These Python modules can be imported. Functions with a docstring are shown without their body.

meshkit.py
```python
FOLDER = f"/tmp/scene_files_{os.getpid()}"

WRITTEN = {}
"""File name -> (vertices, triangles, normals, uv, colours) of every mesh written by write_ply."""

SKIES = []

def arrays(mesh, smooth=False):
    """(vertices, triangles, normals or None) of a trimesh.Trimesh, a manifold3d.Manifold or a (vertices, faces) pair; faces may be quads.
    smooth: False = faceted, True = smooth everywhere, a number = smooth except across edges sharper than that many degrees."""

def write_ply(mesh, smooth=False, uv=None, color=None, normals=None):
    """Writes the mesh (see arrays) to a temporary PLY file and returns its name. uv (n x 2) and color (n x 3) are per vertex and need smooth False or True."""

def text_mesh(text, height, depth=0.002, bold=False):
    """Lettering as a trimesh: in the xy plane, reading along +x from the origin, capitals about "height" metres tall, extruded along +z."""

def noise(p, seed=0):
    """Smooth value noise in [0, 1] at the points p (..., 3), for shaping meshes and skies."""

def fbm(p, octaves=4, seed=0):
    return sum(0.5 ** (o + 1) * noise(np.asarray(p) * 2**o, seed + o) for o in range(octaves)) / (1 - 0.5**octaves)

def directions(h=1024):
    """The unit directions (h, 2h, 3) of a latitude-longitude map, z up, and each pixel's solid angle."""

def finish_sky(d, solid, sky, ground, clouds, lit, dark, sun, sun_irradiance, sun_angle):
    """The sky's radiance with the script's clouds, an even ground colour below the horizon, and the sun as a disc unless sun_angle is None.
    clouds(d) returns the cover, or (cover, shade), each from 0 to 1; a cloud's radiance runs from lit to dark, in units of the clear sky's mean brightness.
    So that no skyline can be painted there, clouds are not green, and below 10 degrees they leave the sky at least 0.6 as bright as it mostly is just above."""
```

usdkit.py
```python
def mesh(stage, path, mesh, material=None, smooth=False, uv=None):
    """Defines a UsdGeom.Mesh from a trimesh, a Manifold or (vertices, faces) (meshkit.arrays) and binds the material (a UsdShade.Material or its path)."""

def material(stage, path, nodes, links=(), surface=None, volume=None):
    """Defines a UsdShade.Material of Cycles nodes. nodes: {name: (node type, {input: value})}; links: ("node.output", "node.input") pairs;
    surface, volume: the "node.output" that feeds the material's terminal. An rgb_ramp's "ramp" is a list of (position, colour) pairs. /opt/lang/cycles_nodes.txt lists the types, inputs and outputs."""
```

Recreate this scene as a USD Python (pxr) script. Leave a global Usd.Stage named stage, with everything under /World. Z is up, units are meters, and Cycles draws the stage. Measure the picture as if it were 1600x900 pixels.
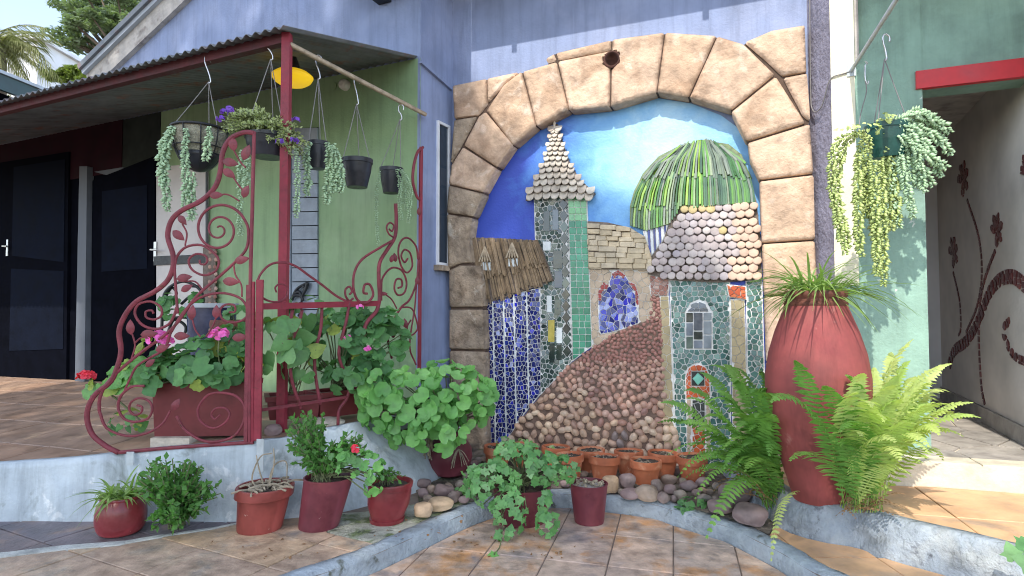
import math, random
import numpy as np
import trimesh
import shapely
from shapely.geometry import Polygon, Point, LineString, MultiPolygon, box as sbox
from shapely.ops import unary_union
from scipy.spatial import Voronoi, Delaunay
import usdkit, meshkit
from pxr import Usd, UsdGeom, UsdLux, UsdShade, Gf, Sdf

stage = Usd.Stage.CreateInMemory()
UsdGeom.SetStageUpAxis(stage, UsdGeom.Tokens.z)
UsdGeom.SetStageMetersPerUnit(stage, 1.0)
UsdGeom.Xform.Define(stage, '/World')
UsdGeom.Scope.Define(stage, '/World/Looks')

# ------------------------------------------------------------------ camera
FPX, EYE, PITCH = 940.0, 1.1, math.radians(2.13)
cam = UsdGeom.Camera.Define(stage, '/World/camera')
cam.CreateHorizontalApertureAttr(36.0); cam.CreateVerticalApertureAttr(20.25)
cam.CreateFocalLengthAttr(36.0 * FPX / 1600.0)
cam.CreateClippingRangeAttr(Gf.Vec2f(0.05, 500))
cx = UsdGeom.Xformable(cam); cx.AddTranslateOp().Set(Gf.Vec3d(0, 0, EYE)); cx.AddRotateXOp().Set(90 + math.degrees(PITCH))
cam.GetPrim().CreateAttribute('exposure', Sdf.ValueTypeNames.Float).Set(1.3)

# ------------------------------------------------------------------ sky and sun
SUN_EL = math.radians(50)
SUN = np.array([-0.371 * math.cos(SUN_EL), -0.929 * math.cos(SUN_EL), math.sin(SUN_EL)]); SUN /= np.linalg.norm(SUN)
skym = usdkit.material(stage, '/World/Looks/sky_look', {
    'sky': ('sky_texture', {'sky_type': 'single_scattering', 'sun_disc': False, 'sun_elevation': SUN_EL, 'sun_rotation': math.atan2(SUN[0], SUN[1])}),
    'pale': ('hsv', {'saturation': .76, 'value': 1.06}),
    'bg': ('background_shader', {'strength': 0.15})}, [('sky.color', 'pale.color'), ('pale.color', 'bg.color')], surface='bg.background')
dome = UsdLux.DomeLight.Define(stage, '/World/sky')
UsdShade.MaterialBindingAPI.Apply(dome.GetPrim()).Bind(skym)
dome.GetPrim().SetCustomDataByKey('kind', 'structure')
sun = UsdLux.DistantLight.Define(stage, '/World/sun')
sun.CreateIntensityAttr(0.56); sun.CreateAngleAttr(0.6); sun.CreateNormalizeAttr(True); sun.CreateColorAttr(Gf.Vec3f(1, 0.94, 0.84))
q = Gf.Rotation(Gf.Vec3d(0, 0, 1), Gf.Vec3d(*[float(x) for x in SUN]))
UsdGeom.Xformable(sun).AddTransformOp().Set(Gf.Matrix4d().SetRotate(q))

# ------------------------------------------------------------------ helpers: points
def ray(px, py):
    v = (450 - py) / FPX
    return np.array([(px - 800) / FPX, math.cos(PITCH) - math.sin(PITCH) * v, math.sin(PITCH) + math.cos(PITCH) * v])
EYEP = np.array([0, 0, EYE])
def at(px, py, Y):
    d = ray(px, py); return EYEP + d * (Y / d[1])
def gr(px, py, z=0.0):
    d = ray(px, py); return EYEP + d * ((z - EYE) / d[2])
def on(px, py, p0, n):
    d = ray(px, py); return EYEP + d * (np.dot(np.asarray(p0) - EYEP, n) / np.dot(d, n))
class Wall:
    """a vertical plane: s along u from m0, z up, d outwards along n"""
    def __init__(self, m0, m1):
        self.m0 = np.array([*m0, 0.0]); self.u = np.array([m1[0] - m0[0], m1[1] - m0[1], 0.0]); self.len = np.linalg.norm(self.u); self.u /= self.len
        self.n = np.array([self.u[1], -self.u[0], 0.0])
        self.M = np.eye(4); self.M[:3, 0] = self.u; self.M[:3, 1] = (0, 0, 1); self.M[:3, 2] = self.n; self.M[:3, 3] = self.m0
    def sz(self, px, py, d=0.0):
        p = on(px, py, self.m0 + self.n * d, self.n); return np.array([np.dot(p - self.m0, self.u), p[2]])
    def poly(self, pts, d=0.0): return Polygon([self.sz(x, y, d) for x, y in pts]).buffer(0)
    def w(self, s, z, d=0.0): return self.m0 + self.u * s + np.array([0, 0, z]) + self.n * d
    def put(self, mesh): m = mesh.copy(); m.apply_transform(self.M); return m
    def slab(self, poly, d0, d1): return self.put(prism(poly, d0, d1))
    def rect(self, s0, s1, z0, z1, d0, d1): return self.slab(sbox(s0, z0, s1, z1), d0, d1)

# ------------------------------------------------------------------ helpers: shapes
def polys(g):
    if g.is_empty: return []
    return [p for p in getattr(g, 'geoms', [g]) if isinstance(p, Polygon) and p.area > 1e-7]
def prism(poly, z0, z1):
    ms = []
    for p in polys(poly):
        m = trimesh.creation.extrude_polygon(p, z1 - z0, engine='earcut'); m.apply_translation([0, 0, z0]); ms.append(m)
    return trimesh.util.concatenate(ms)
def bevel_prism(poly, z0, z1, c):
    """convex-ish polygon extruded with a small chamfer on its front edge"""
    p = shapely.geometry.polygon.orient(polys(poly)[0])
    a = np.array(p.exterior.coords)[:-1]; n = len(a)
    ctr = np.array(p.representative_point().coords[0])
    v = ctr - a; l = np.linalg.norm(v, axis=1, keepdims=True); b = a + v / np.maximum(l, 1e-6) * np.minimum(c * 1.3, l * .5)
    V = np.vstack([np.c_[a, np.full(n, z0)], np.c_[a, np.full(n, z1 - c)], np.c_[b, np.full(n, z1)], [[*ctr, z1]]])
    f = []
    for i in range(n):
        j = (i + 1) % n
        f += [[i, j, n + j], [i, n + j, n + i], [n + i, n + j, 2 * n + j], [n + i, 2 * n + j, 2 * n + i], [2 * n + i, 2 * n + j, 3 * n]]
    return trimesh.Trimesh(V, f, process=False)
def boxm(lo, hi):
    lo, hi = np.asarray(lo, float), np.asarray(hi, float)
    m = trimesh.creation.box(hi - lo); m.apply_translation((lo + hi) / 2); return m
def rbox(lo, hi, r):
    lo, hi = np.asarray(lo, float), np.asarray(hi, float)
    pts = []
    for sx in (0, 1):
        for sy in (0, 1):
            for sz_ in (0, 1):
                c = np.where([sx, sy, sz_], hi, lo); s = np.where([sx, sy, sz_], -1, 1) * r
                pts += [c + s * [1, 0, 0] * [0, 1, 1] , c + s * [1, 0, 1], c + s * [1, 1, 0]]
    return trimesh.convex.convex_hull(np.array(pts))
def cat(ms): return trimesh.util.concatenate([m for m in ms if m is not None])
def spline(pts, k=6):
    P = np.asarray(pts, float); P = np.vstack([2 * P[0] - P[1], P, 2 * P[-1] - P[-2]]); out = []
    for i in range(1, len(P) - 2):
        for t in np.linspace(0, 1, k, endpoint=False):
            a, b, c, d = P[i - 1:i + 3]
            out.append(.5 * (2 * b + (c - a) * t + (2 * a - 5 * b + 4 * c - d) * t * t + (3 * b - a - 3 * c + d) * t ** 3))
    return np.vstack([out, P[-2]])
def tube(pts, r, k=6, taper=None):
    P = np.asarray(pts, float); n = len(P)
    R = np.broadcast_to(np.asarray(r, float), n) if taper is None else np.linspace(r, taper, n)
    T = np.gradient(P, axis=0); T /= np.maximum(np.linalg.norm(T, axis=1, keepdims=True), 1e-9)
    ref = np.array([0.13, 0.31, 0.94]) if abs(T[0][2]) < .9 else np.array([1, .1, .1])
    N = np.cross(T[0], ref); N /= np.linalg.norm(N); V = []
    for i in range(n):
        N = N - T[i] * np.dot(N, T[i]); N /= max(np.linalg.norm(N), 1e-9); B = np.cross(T[i], N)
        for j in range(k):
            a = 2 * math.pi * j / k; V.append(P[i] + R[i] * (math.cos(a) * N + math.sin(a) * B))
    f = []
    for i in range(n - 1):
        for j in range(k):
            a, b = i * k + j, i * k + (j + 1) % k; f += [[a, b, b + k], [a, b + k, a + k]]
    V += [P[0], P[-1]]; c0, c1 = n * k, n * k + 1
    for j in range(k): f += [[c0, (j + 1) % k, j], [c1, (n - 1) * k + j, (n - 1) * k + (j + 1) % k]]
    return trimesh.Trimesh(V, f, process=False)
def bar(a, b, w, h=None):
    """a square bar between two points"""
    a, b = np.asarray(a, float), np.asarray(b, float); t = b - a; L = np.linalg.norm(t); t /= L
    up = np.array([0, 0, 1.]) if abs(t[2]) < .9 else np.array([0, 1., 0]); x = np.cross(t, up); x /= np.linalg.norm(x); y = np.cross(x, t)
    m = trimesh.creation.box([w, h or w, L]); M = np.eye(4); M[:3, 0] = x; M[:3, 1] = y; M[:3, 2] = t; M[:3, 3] = (a + b) / 2
    if np.linalg.det(M[:3, :3]) < 0: M[:3, 0] *= -1
    m.apply_transform(M); return m
def lathe(profile, n=32, center=(0, 0, 0), tilt=(0, 0), cap=True):
    """profile: (r, z) from bottom to top (may fold inwards)"""
    P = np.asarray(profile, float); k = len(P); V = []
    for r, z in P:
        for j in range(n):
            a = 2 * math.pi * j / n; V.append([r * math.cos(a), r * math.sin(a), z])
    f = []
    for i in range(k - 1):
        for j in range(n):
            a, b = i * n + j, i * n + (j + 1) % n; f += [[a, b, b + n], [a, b + n, a + n]]
    V += [[0, 0, P[0][1]], [0, 0, P[-1][1]]]; c0, c1 = k * n, k * n + 1
    for j in range(n): f += ([[c0, (j + 1) % n, j]] if cap else []) + [[c1, (k - 1) * n + j, (k - 1) * n + (j + 1) % n]]
    V = np.array(V); V[:, 0] += V[:, 2] * tilt[0]; V[:, 1] += V[:, 2] * tilt[1]
    m = trimesh.Trimesh(V + np.asarray(center, float), f, process=False); return m
def pillow(poly, d0, d1, rnd, amp, step, seed, freq=9.0):
    """a stone face: rounded at its rim, uneven, with side walls down to d0 (local x, y, z)"""
    p = shapely.geometry.polygon.orient(polys(poly)[0].simplify(.002))
    L = p.exterior.length; nb = max(12, int(L / step))
    bd = np.array([p.exterior.interpolate(i / nb, normalized=True).coords[0] for i in range(nb)])
    x0, y0, x1, y1 = p.bounds; rg = np.random.default_rng(seed)
    g = np.array([(x, y) for x in np.arange(x0, x1, step) for y in np.arange(y0, y1, step)]) + rg.uniform(-.2, .2, (len(np.arange(x0, x1, step)) * len(np.arange(y0, y1, step)), 2)) * step
    inner = p.buffer(-step * .45); g = g[shapely.contains_xy(inner, g[:, 0], g[:, 1])] if not inner.is_empty else np.zeros((0, 2))
    P = np.vstack([bd, g]); tri = Delaunay(P).simplices
    c = P[tri].mean(1); tri = tri[shapely.contains_xy(p, c[:, 0], c[:, 1])]
    dist = shapely.distance(p.exterior, shapely.points(P)); t = np.clip(dist / rnd, 0, 1)
    h = d1 - (1 - np.sqrt(1 - (1 - t) ** 2)) * min(rnd * .9, (d1 - d0) * .7)
    no = meshkit.fbm(np.c_[P * freq, np.full(len(P), seed * 3.7)], 4, seed) - .5
    h = h + no * amp * (0.3 + .7 * t)
    a = P[tri]; flip = np.cross(a[:, 1] - a[:, 0], a[:, 2] - a[:, 0]) < 0; tri[flip] = tri[flip][:, ::-1]
    V = np.vstack([np.c_[P, h], np.c_[bd, np.full(nb, d0)]]); o = len(P); f = list(tri)
    for i in range(nb):
        j = (i + 1) % nb; f += [[i, o + i, o + j], [i, o + j, j]]
    return trimesh.Trimesh(V, f, process=False)
def pebble(rx, ry, rz, seed, sub=2, amp=.14, cut=None):
    m = trimesh.creation.icosphere(subdivisions=sub); v = m.vertices.copy()
    no = meshkit.noise(v * 1.3 + seed * 7.3, seed) - .5; v *= (1 + amp * 2 * no)[:, None]
    v = np.sign(v) * np.abs(v) ** .92
    m.vertices = v * [rx, ry, rz]; return m
def frame(n, roll=0.0):
    n = np.asarray(n, float); n = n / np.linalg.norm(n); a = np.array([0, 0, 1.]) if abs(n[2]) < .95 else np.array([0, 1., 0])
    x = np.cross(a, n); x /= np.linalg.norm(x); y = np.cross(n, x); c, s = math.cos(roll), math.sin(roll)
    M = np.eye(4); M[:3, 0] = c * x + s * y; M[:3, 1] = -s * x + c * y; M[:3, 2] = n; return M

# ------------------------------------------------------------------ helpers: objects
COUNT, BASE = {}, {}
def fresh(name, parent):
    p = parent + '/' + name; n = COUNT.get(p, 0); COUNT[p] = n + 1; return p if n == 0 else f'{p}_{n:03d}'
def tag(prim, label=None, cat_=None, group=None, kind=None):
    for k, v in (('label', label), ('category', cat_), ('group', group), ('kind', kind)):
        if v: prim.SetCustomDataByKey(k, v)
def thing(name, base, label, cat_, group=None, kind=None):
    p = fresh(name, '/World'); x = UsdGeom.Xform.Define(stage, p); b = np.asarray(base, float); x.AddTranslateOp().Set(Gf.Vec3d(*map(float, b)))
    BASE[p] = b; tag(x.GetPrim(), label, cat_, group, kind); return p
def obj(name, mesh, material, parent='/World', smooth=False, label=None, cat_=None, group=None, kind=None):
    p = fresh(name, parent); top = '/'.join(p.split('/')[:3]); b = BASE.get(top)
    m = mesh
    if b is not None: m = mesh.copy(); m.apply_translation(-b)
    pr = usdkit.mesh(stage, p, m, LOOK[material], smooth=smooth).GetPrim(); tag(pr, label, cat_, group, kind); return p
def copy_of(src, name, loc, rot, scale, label, cat_, group):
    p = fresh(name, '/World'); x = UsdGeom.Xform.Define(stage, p)
    x.GetPrim().GetReferences().AddInternalReference(src); x.ClearXformOpOrder()
    x.AddTranslateOp().Set(Gf.Vec3d(*map(float, loc))); x.AddRotateXYZOp().Set(Gf.Vec3f(*rot)); x.AddScaleOp().Set(Gf.Vec3f(scale, scale, scale))
    x.GetPrim().SetInstanceable(True); tag(x.GetPrim(), label, cat_, group); return p

# ------------------------------------------------------------------ materials
LOOK = {}
def lin(r, g, b): return tuple(((c / 255) / 12.92 if c / 255 < .04045 else ((c / 255 + .055) / 1.055) ** 2.4) for c in (r, g, b))
def look(name, pal, rough=.6, var=.14, nscale=5., bump=.25, bscale=60., rnd='object', spec=.4, coat=0., metal=0., blotch=None, bl_scale=3., bl_lo=.5, bl_hi=.62, leaf=0., bdist=.01, bl2=None, streak=0.):
    N, Lk = {}, []
    N['geo'] = ('geometry', {})
    if not isinstance(pal, list): pal = [pal]
    if len(pal) > 1:
        if rnd == 'object': N['oi'] = ('object_info', {}); src = 'oi.random'
        elif rnd == 'island': src = 'geo.random_per_island'
        else:
            N['pn'] = ('noise_texture', {'scale': nscale * .5, 'detail': 4.0}); Lk.append(('geo.position', 'pn.vector'))
            N['pm'] = ('map_range', {'from_min': .3, 'from_max': .7, 'clamp': True}); Lk.append(('pn.fac', 'pm.value')); src = 'pm.result'
        N['pal'] = ('rgb_ramp', {'ramp': [(i / (len(pal) - 1), c) for i, c in enumerate(pal)]}); Lk.append((src, 'pal.fac'))
    else: N['pal'] = ('color', {'value': pal[0]})
    out = 'pal.color'
    def blot(tag_, colour, scale, lo, hi):
        nonlocal out
        N['b' + tag_] = ('noise_texture', {'scale': scale, 'detail': 6.0, 'roughness': .6, 'distortion': .4}); Lk.append(('geo.position', 'b' + tag_ + '.vector'))
        N['r' + tag_] = ('map_range', {'from_min': lo, 'from_max': hi, 'clamp': True}); Lk.append(('b' + tag_ + '.fac', 'r' + tag_ + '.value'))
        N['m' + tag_] = ('mix_color', {'b': colour}); Lk.extend([('r' + tag_ + '.result', 'm' + tag_ + '.fac'), (out, 'm' + tag_ + '.a')]); out = 'm' + tag_ + '.result'
    if blotch is not None: blot('x', blotch, bl_scale, bl_lo, bl_hi)
    if bl2 is not None: blot('y', *bl2)
    N['n'] = ('noise_texture', {'scale': nscale, 'detail': 7.0, 'roughness': .62}); Lk.append(('geo.position', 'n.vector'))
    N['nr'] = ('rgb_ramp', {'ramp': [(.28, (1 - 2 * var,) * 3), (.5, (1, 1, 1)), (.72, (1 + 1.6 * var,) * 3)]}); Lk.append(('n.fac', 'nr.fac'))
    N['mul'] = ('mix_color', {'blend_type': 'multiply', 'fac': 1.0}); Lk += [(out, 'mul.a'), ('nr.color', 'mul.b')]
    if streak > 0:
        N['sm'] = ('mapping', {'scale': (7.0, 7.0, .55)}); N['sn'] = ('noise_texture', {'scale': 2.2, 'detail': 6.0, 'roughness': .7}); N['sr'] = ('rgb_ramp', {'ramp': [(.34, (1 - streak,) * 3), (.5, (1, 1, 1)), (.72, (1 + streak * .5,) * 3)]}); N['sx'] = ('mix_color', {'blend_type': 'multiply', 'fac': 1.0}); Lk += [('geo.position', 'sm.vector'), ('sm.vector', 'sn.vector'), ('sn.fac', 'sr.fac'), ('mul.result', 'sx.a'), ('sr.color', 'sx.b')]
    N['p'] = ('principled_bsdf', {'roughness': rough, 'specular_ior_level': spec, 'coat_weight': coat, 'metallic': metal}); Lk.append(('sx.result' if streak > 0 else 'mul.result', 'p.base_color'))
    if bump > 0:
        N['bn'] = ('noise_texture', {'scale': bscale, 'detail': 5.0, 'roughness': .6}); Lk.append(('geo.position', 'bn.vector'))
        N['bu'] = ('bump', {'strength': bump, 'distance': bdist}); Lk += [('bn.fac', 'bu.height'), ('bu.normal', 'p.normal')]
        N['rn'] = ('map_range', {'from_min': .3, 'from_max': .7, 'to_min': max(rough - .12, .03), 'to_max': min(rough + .15, 1.), 'clamp': True}); Lk += [('n.fac', 'rn.value'), ('rn.result', 'p.roughness')]
    surf = 'p.BSDF'
    if leaf > 0:
        N['t'] = ('translucent_bsdf', {}); N['g'] = ('mix_color', {'blend_type': 'multiply', 'fac': 1.0, 'b': (1.5, 1.7, .7)}); Lk += [('mul.result', 'g.a'), ('g.result', 't.color')]
        N['mx'] = ('mix_closure', {'fac': leaf}); Lk += [('p.BSDF', 'mx.closure1'), ('t.BSDF', 'mx.closure2')]; surf = 'mx.closure'
    LOOK[name] = usdkit.material(stage, '/World/Looks/' + name, N, Lk, surface=surf)

look('blue_plaster', (.22, .27, .42), .75, .10, 2.2, .35, 55, blotch=(.29, .335, .49), bl_scale=1.6, bl_lo=.5, bl_hi=.75, streak=.16)
look('green_plaster', (.24, .36, .19), .7, .10, 2.0, .3, 50, blotch=(.30, .40, .24), bl_scale=1.5, bl_lo=.5, bl_hi=.75, streak=.14)
look('teal_plaster', (.235, .37, .305), .75, .14, 4, .5, 40, blotch=(.55, .6, .55), bl_scale=9, bl_lo=.68, bl_hi=.70, streak=.12)
look('purple_plaster', (.25, .24, .31), .85, .15, 6, .9, 30, bdist=.02)
look('cream_paint', (.72, .68, .52), .6, .10, 3, .3, 30)
look('plinth_paint', (.44, .50, .54), .75, .13, 3, .4, 40, blotch=(.22, .25, .24), bl_scale=5, bl_lo=.6, bl_hi=.72, bl2=((.6, .64, .66), 9, .6, .66), streak=.2)
look('kerb_paint', (.29, .335, .375), .75, .2, 6, .7, 40, blotch=(.35, .40, .43), bl_scale=7, bl_lo=.5, bl_hi=.66, bl2=((.09, .10, .08), 10, .60, .70), bdist=.02)
look('rock_paint', (.26, .295, .335), .8, .22, 9, .9, 26, blotch=(.32, .34, .35), bl_scale=5, bl_lo=.48, bl_hi=.65, bl2=((.12, .13, .15), 12, .62, .7), bdist=.03)
look('moss_concrete', (.38, .38, .31), .9, .25, 8, .8, 40, blotch=(.15, .19, .08), bl_scale=7, bl_lo=.48, bl_hi=.6, bl2=((.06, .07, .05), 14, .6, .68), bdist=.02)
look('concrete', (.44, .45, .42), .9, .2, 8, .6, 50, bdist=.015)
look('grout', (.70, .70, .68), .9, .15, 20, .3, 90)
look('dome_grout', (.20, .25, .14), .9, .25, 20, .4, 90)
look('path_grout', (.17, .115, .09), .95, .25, 20, .5, 90)
look('dark_grout', (.16, .13, .11), .95, .25, 20, .5, 90)
look('mortar', (.085, .055, .04), .95, .25, 12, .5, 40)
look('joint', (.19, .15, .125), .95, .2, 12, .4, 60)
look('court_tile', [(.47, .345, .265), (.41, .315, .26), (.51, .36, .265), (.44, .35, .295)], .42, .26, 11, .8, 18, blotch=(.45, .23, .10), bl_scale=4.5, bl_lo=.5, bl_hi=.66, bl2=((.21, .185, .185), 3.2, .55, .68), bdist=.012)
look('tan_tile', [(.44, .30, .20), (.38, .275, .20), (.48, .33, .20)], .5, .26, 10, .8, 18, blotch=(.46, .36, .25), bl_scale=4, bl_lo=.52, bl_hi=.68, bl2=((.19, .17, .16), 4, .57, .7), bdist=.012)
look('slate_tile', [(.115, .105, .12), (.14, .12, .13), (.17, .135, .13)], .5, .25, 8, .5, 30, blotch=(.20, .14, .11), bl_scale=5, bl_lo=.55, bl_hi=.7, bdist=.012)
look('orange_tile', [(.52, .30, .16), (.56, .34, .19), (.50, .31, .18)], .5, .16, 6, .3, 30, blotch=(.40, .28, .20), bl_scale=5, bl_lo=.55, bl_hi=.7)
look('porch_tile', [(.30, .19, .13), (.27, .18, .13), (.34, .21, .14)], .45, .2, 6, .3, 30, blotch=(.40, .27, .18), bl_scale=4, bl_lo=.55, bl_hi=.7)
look('cream_tile', [(.62, .56, .44), (.58, .52, .42)], .7, .15, 8, .4, 40)
look('grey_paving', [(.34, .31, .28), (.30, .28, .26), (.38, .34, .3)], .7, .2, 8, .5, 30)
look('soil', (.085, .065, .05), .95, .35, 30, 1.0, 60, bdist=.03)
look('bed_earth', (.16, .135, .11), .95, .35, 14, 1.0, 50, blotch=(.1, .11, .055), bl_scale=5, bl_lo=.52, bl_hi=.64, bdist=.03)
look('earth', (.18, .15, .11), .95, .3, 2, .5, 20)
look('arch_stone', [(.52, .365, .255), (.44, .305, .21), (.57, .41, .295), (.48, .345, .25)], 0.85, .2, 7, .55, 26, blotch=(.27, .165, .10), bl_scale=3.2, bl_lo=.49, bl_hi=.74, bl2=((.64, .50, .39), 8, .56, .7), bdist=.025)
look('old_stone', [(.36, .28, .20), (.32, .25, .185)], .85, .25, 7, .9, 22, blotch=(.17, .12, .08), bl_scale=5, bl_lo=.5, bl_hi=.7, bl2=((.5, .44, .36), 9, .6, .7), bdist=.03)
look('iron_red', (.175, .034, .046), .5, .18, 20, .25, 120, blotch=(.10, .03, .025), bl_scale=25, bl_lo=.6, bl_hi=.7, spec=.3)
look('iron_leaf', [(.15, .028, .036), (.20, .036, .048)], .5, .2, 30, .3, 90)
look('iron_bright', (.22, .026, .042), .45, .14, 14, .2, 100, spec=.3, blotch=(.13, .03, .03), bl_scale=20, bl_lo=.62, bl_hi=.7)
look('galvanised', (.42, .46, .48), .5, .15, 15, .2, 60, metal=.3)
look('roof_sheet', (.15, .16, .17), .5, .2, 6, .2, 40, metal=.2, blotch=(.2, .1, .08), bl_scale=5, bl_lo=.56, bl_hi=.7)
look('beam_red', (.075, .014, .018), .6, .2, 10, .3, 50)
look('bulkhead_red', (.022, .006, .010), .9, .2, 6, .2, 40, spec=.1)
look('bulkhead_grey', (.028, .034, .030), .9, .2, 6, .2, 40, spec=.1)
look('red_paint', (.56, .03, .04), .45, .1, 6, .15, 50)
look('board_white', (.40, .37, .34), .7, .18, 8, .5, 40, blotch=(.25, .22, .2), bl_scale=7, bl_lo=.55, bl_hi=.68)
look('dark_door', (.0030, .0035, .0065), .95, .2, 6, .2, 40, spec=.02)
look('dark_panel', (.005, .007, .014), .9, .2, 5, .15, 40, spec=.04)
look('pale_door', (.50, .47, .45), .55, .08, 4, .15, 40)
look('grey_frame', (.33, .36, .40), .5, .1, 5, .1, 40)
look('dim_frame', (.09, .10, .12), .6, .12, 5, .1, 40)
look('plank_gap', (.05, .06, .075), .8, .1, 5, .1, 40)
look('grey_plank', [(.25, .29, .34), (.28, .32, .37)], .6, .14, 7, .25, 50)
look('white_frame', (.7, .72, .76), .4, .06, 6, .1, 40)
look('black_iron', (.012, .013, .016), .4, .2, 20, .2, 80)
look('black_plastic', (.018, .019, .024), .35, .15, 10, .1, 60)
look('green_plastic', (.012, .06, .05), .35, .15, 10, .1, 60)
look('blue_glaze', (.018, .024, .06), .25, .15, 8, .1, 40, spec=.6)
look('steel', (.55, .55, .56), .3, .1, 20, .05, 60, metal=.9)
look('wire', (.20, .19, .19), .5, .1, 20, .05, 60)
look('bamboo', (.34, .27, .19), .55, .2, 20, .2, 60)
LOOK['yellow_plastic'] = usdkit.material(stage, '/World/Looks/yellow_plastic', {'p': ('principled_bsdf', {'base_color': (.85, .55, .015), 'roughness': .35, 'emission_color': (1., .62, .02), 'emission_strength': .22})}, [], surface='p.BSDF')
look('white_plastic', (.6, .58, .52), .4, .06, 6, .05, 40)
look('coir', (.27, .255, .19), .95, .3, 25, .9, 90, bdist=.02)
look('red_glaze', (.17, .024, .028), .30, .16, 7, .15, 30, blotch=(.13, .02, .023), bl_scale=6, bl_lo=.5, bl_hi=.7, spec=.5, bl2=((.5, .36, .30), 22, .70, .735))
look('brick_red_pot', (.22, .045, .036), .45, .18, 7, .2, 30, blotch=(.17, .034, .028), bl_scale=6, bl_lo=.5, bl_hi=.7, bl2=((.55, .42, .36), 20, .69, .73))
look('purple_pot', (.12, .026, .036), .40, .18, 7, .15, 30, blotch=(.17, .04, .048), bl_scale=6, bl_lo=.5, bl_hi=.7, bl2=((.35, .28, .26), 26, .69, .73))
look('urn_red', (.24, .056, .052), .7, .18, 4, .15, 16, blotch=(.20, .04, .042), bl_scale=4, bl_lo=.5, bl_hi=.7, bl2=((.33, .15, .13), 8, .60, .72), streak=.22)
look('hole_dark', (.07, .03, .022), .9, .2, 20, .3, 50)
look('urn_brown', (.13, .045, .03), .7, .25, 20, .5, 50)
look('terracotta', [(.44, .135, .06), (.40, .12, .055), (.48, .16, .075)], .75, .16, 9, .25, 40, blotch=(.52, .26, .15), bl_scale=9, bl_lo=.52, bl_hi=.7, bl2=((.60, .45, .36), 14, .64, .72))
look('box_red', (.15, .028, .03), .5, .16, 8, .2, 40)
look('river_stone', [(.25, .18, .15), (.20, .155, .15), (.29, .20, .14), (.19, .17, .16), (.32, .25, .19), (.22, .145, .13)], .65, .2, 14, .3, 60, blotch=(.33, .28, .25), bl_scale=12, bl_lo=.58, bl_hi=.72)
look('tan_stone', [(.46, .33, .21), (.42, .29, .19)], .7, .2, 14, .4, 50, blotch=(.3, .19, .11), bl_scale=10, bl_lo=.55, bl_hi=.7)
look('mauve_stone', [(.24, .17, .165), (.21, .155, .15)], .6, .18, 10, .3, 50, blotch=(.33, .25, .23), bl_scale=8, bl_lo=.55, bl_hi=.7)
look('brick_pale', (.50, .44, .36), .85, .2, 14, .5, 50)
look('glass_pane', (.03, .04, .055), .08, .1, 3, 0, spec=.8)
# mural
look('path_pebble', [(.52, .35, .24), (.43, .28, .20), (.58, .42, .29), (.34, .21, .16), (.66, .51, .37), (.47, .31, .24)], .55, .14, 25, .15, 80)
look('dark_pebble', [(.38, .21, .16), (.46, .28, .21), (.30, .165, .14), (.55, .37, .29), (.25, .145, .12)], .5, .16, 25, .15, 80)
look('small_pebble', [(.33, .165, .135), (.42, .24, .19), (.25, .125, .11), (.54, .37, .29)], .5, .16, 25, .15, 80, rnd='island')
look('grey_pebble', [(.21, .17, .16), (.26, .21, .195), (.17, .13, .125)], .5, .16, 25, .15, 80)
look('blue_shard', [(.009, .012, .075), (.014, .022, .16), (.008, .010, .045), (.025, .045, .25), (.012, .016, .11)], .12, .1, 20, .03, 60, spec=.6)
look('blue_shard_mix', [(.009, .012, .075), (.014, .022, .16), (.008, .010, .045), (.025, .045, .25), (.012, .016, .11)], .12, .1, 20, .03, 60, spec=.6, rnd='island')
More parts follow.
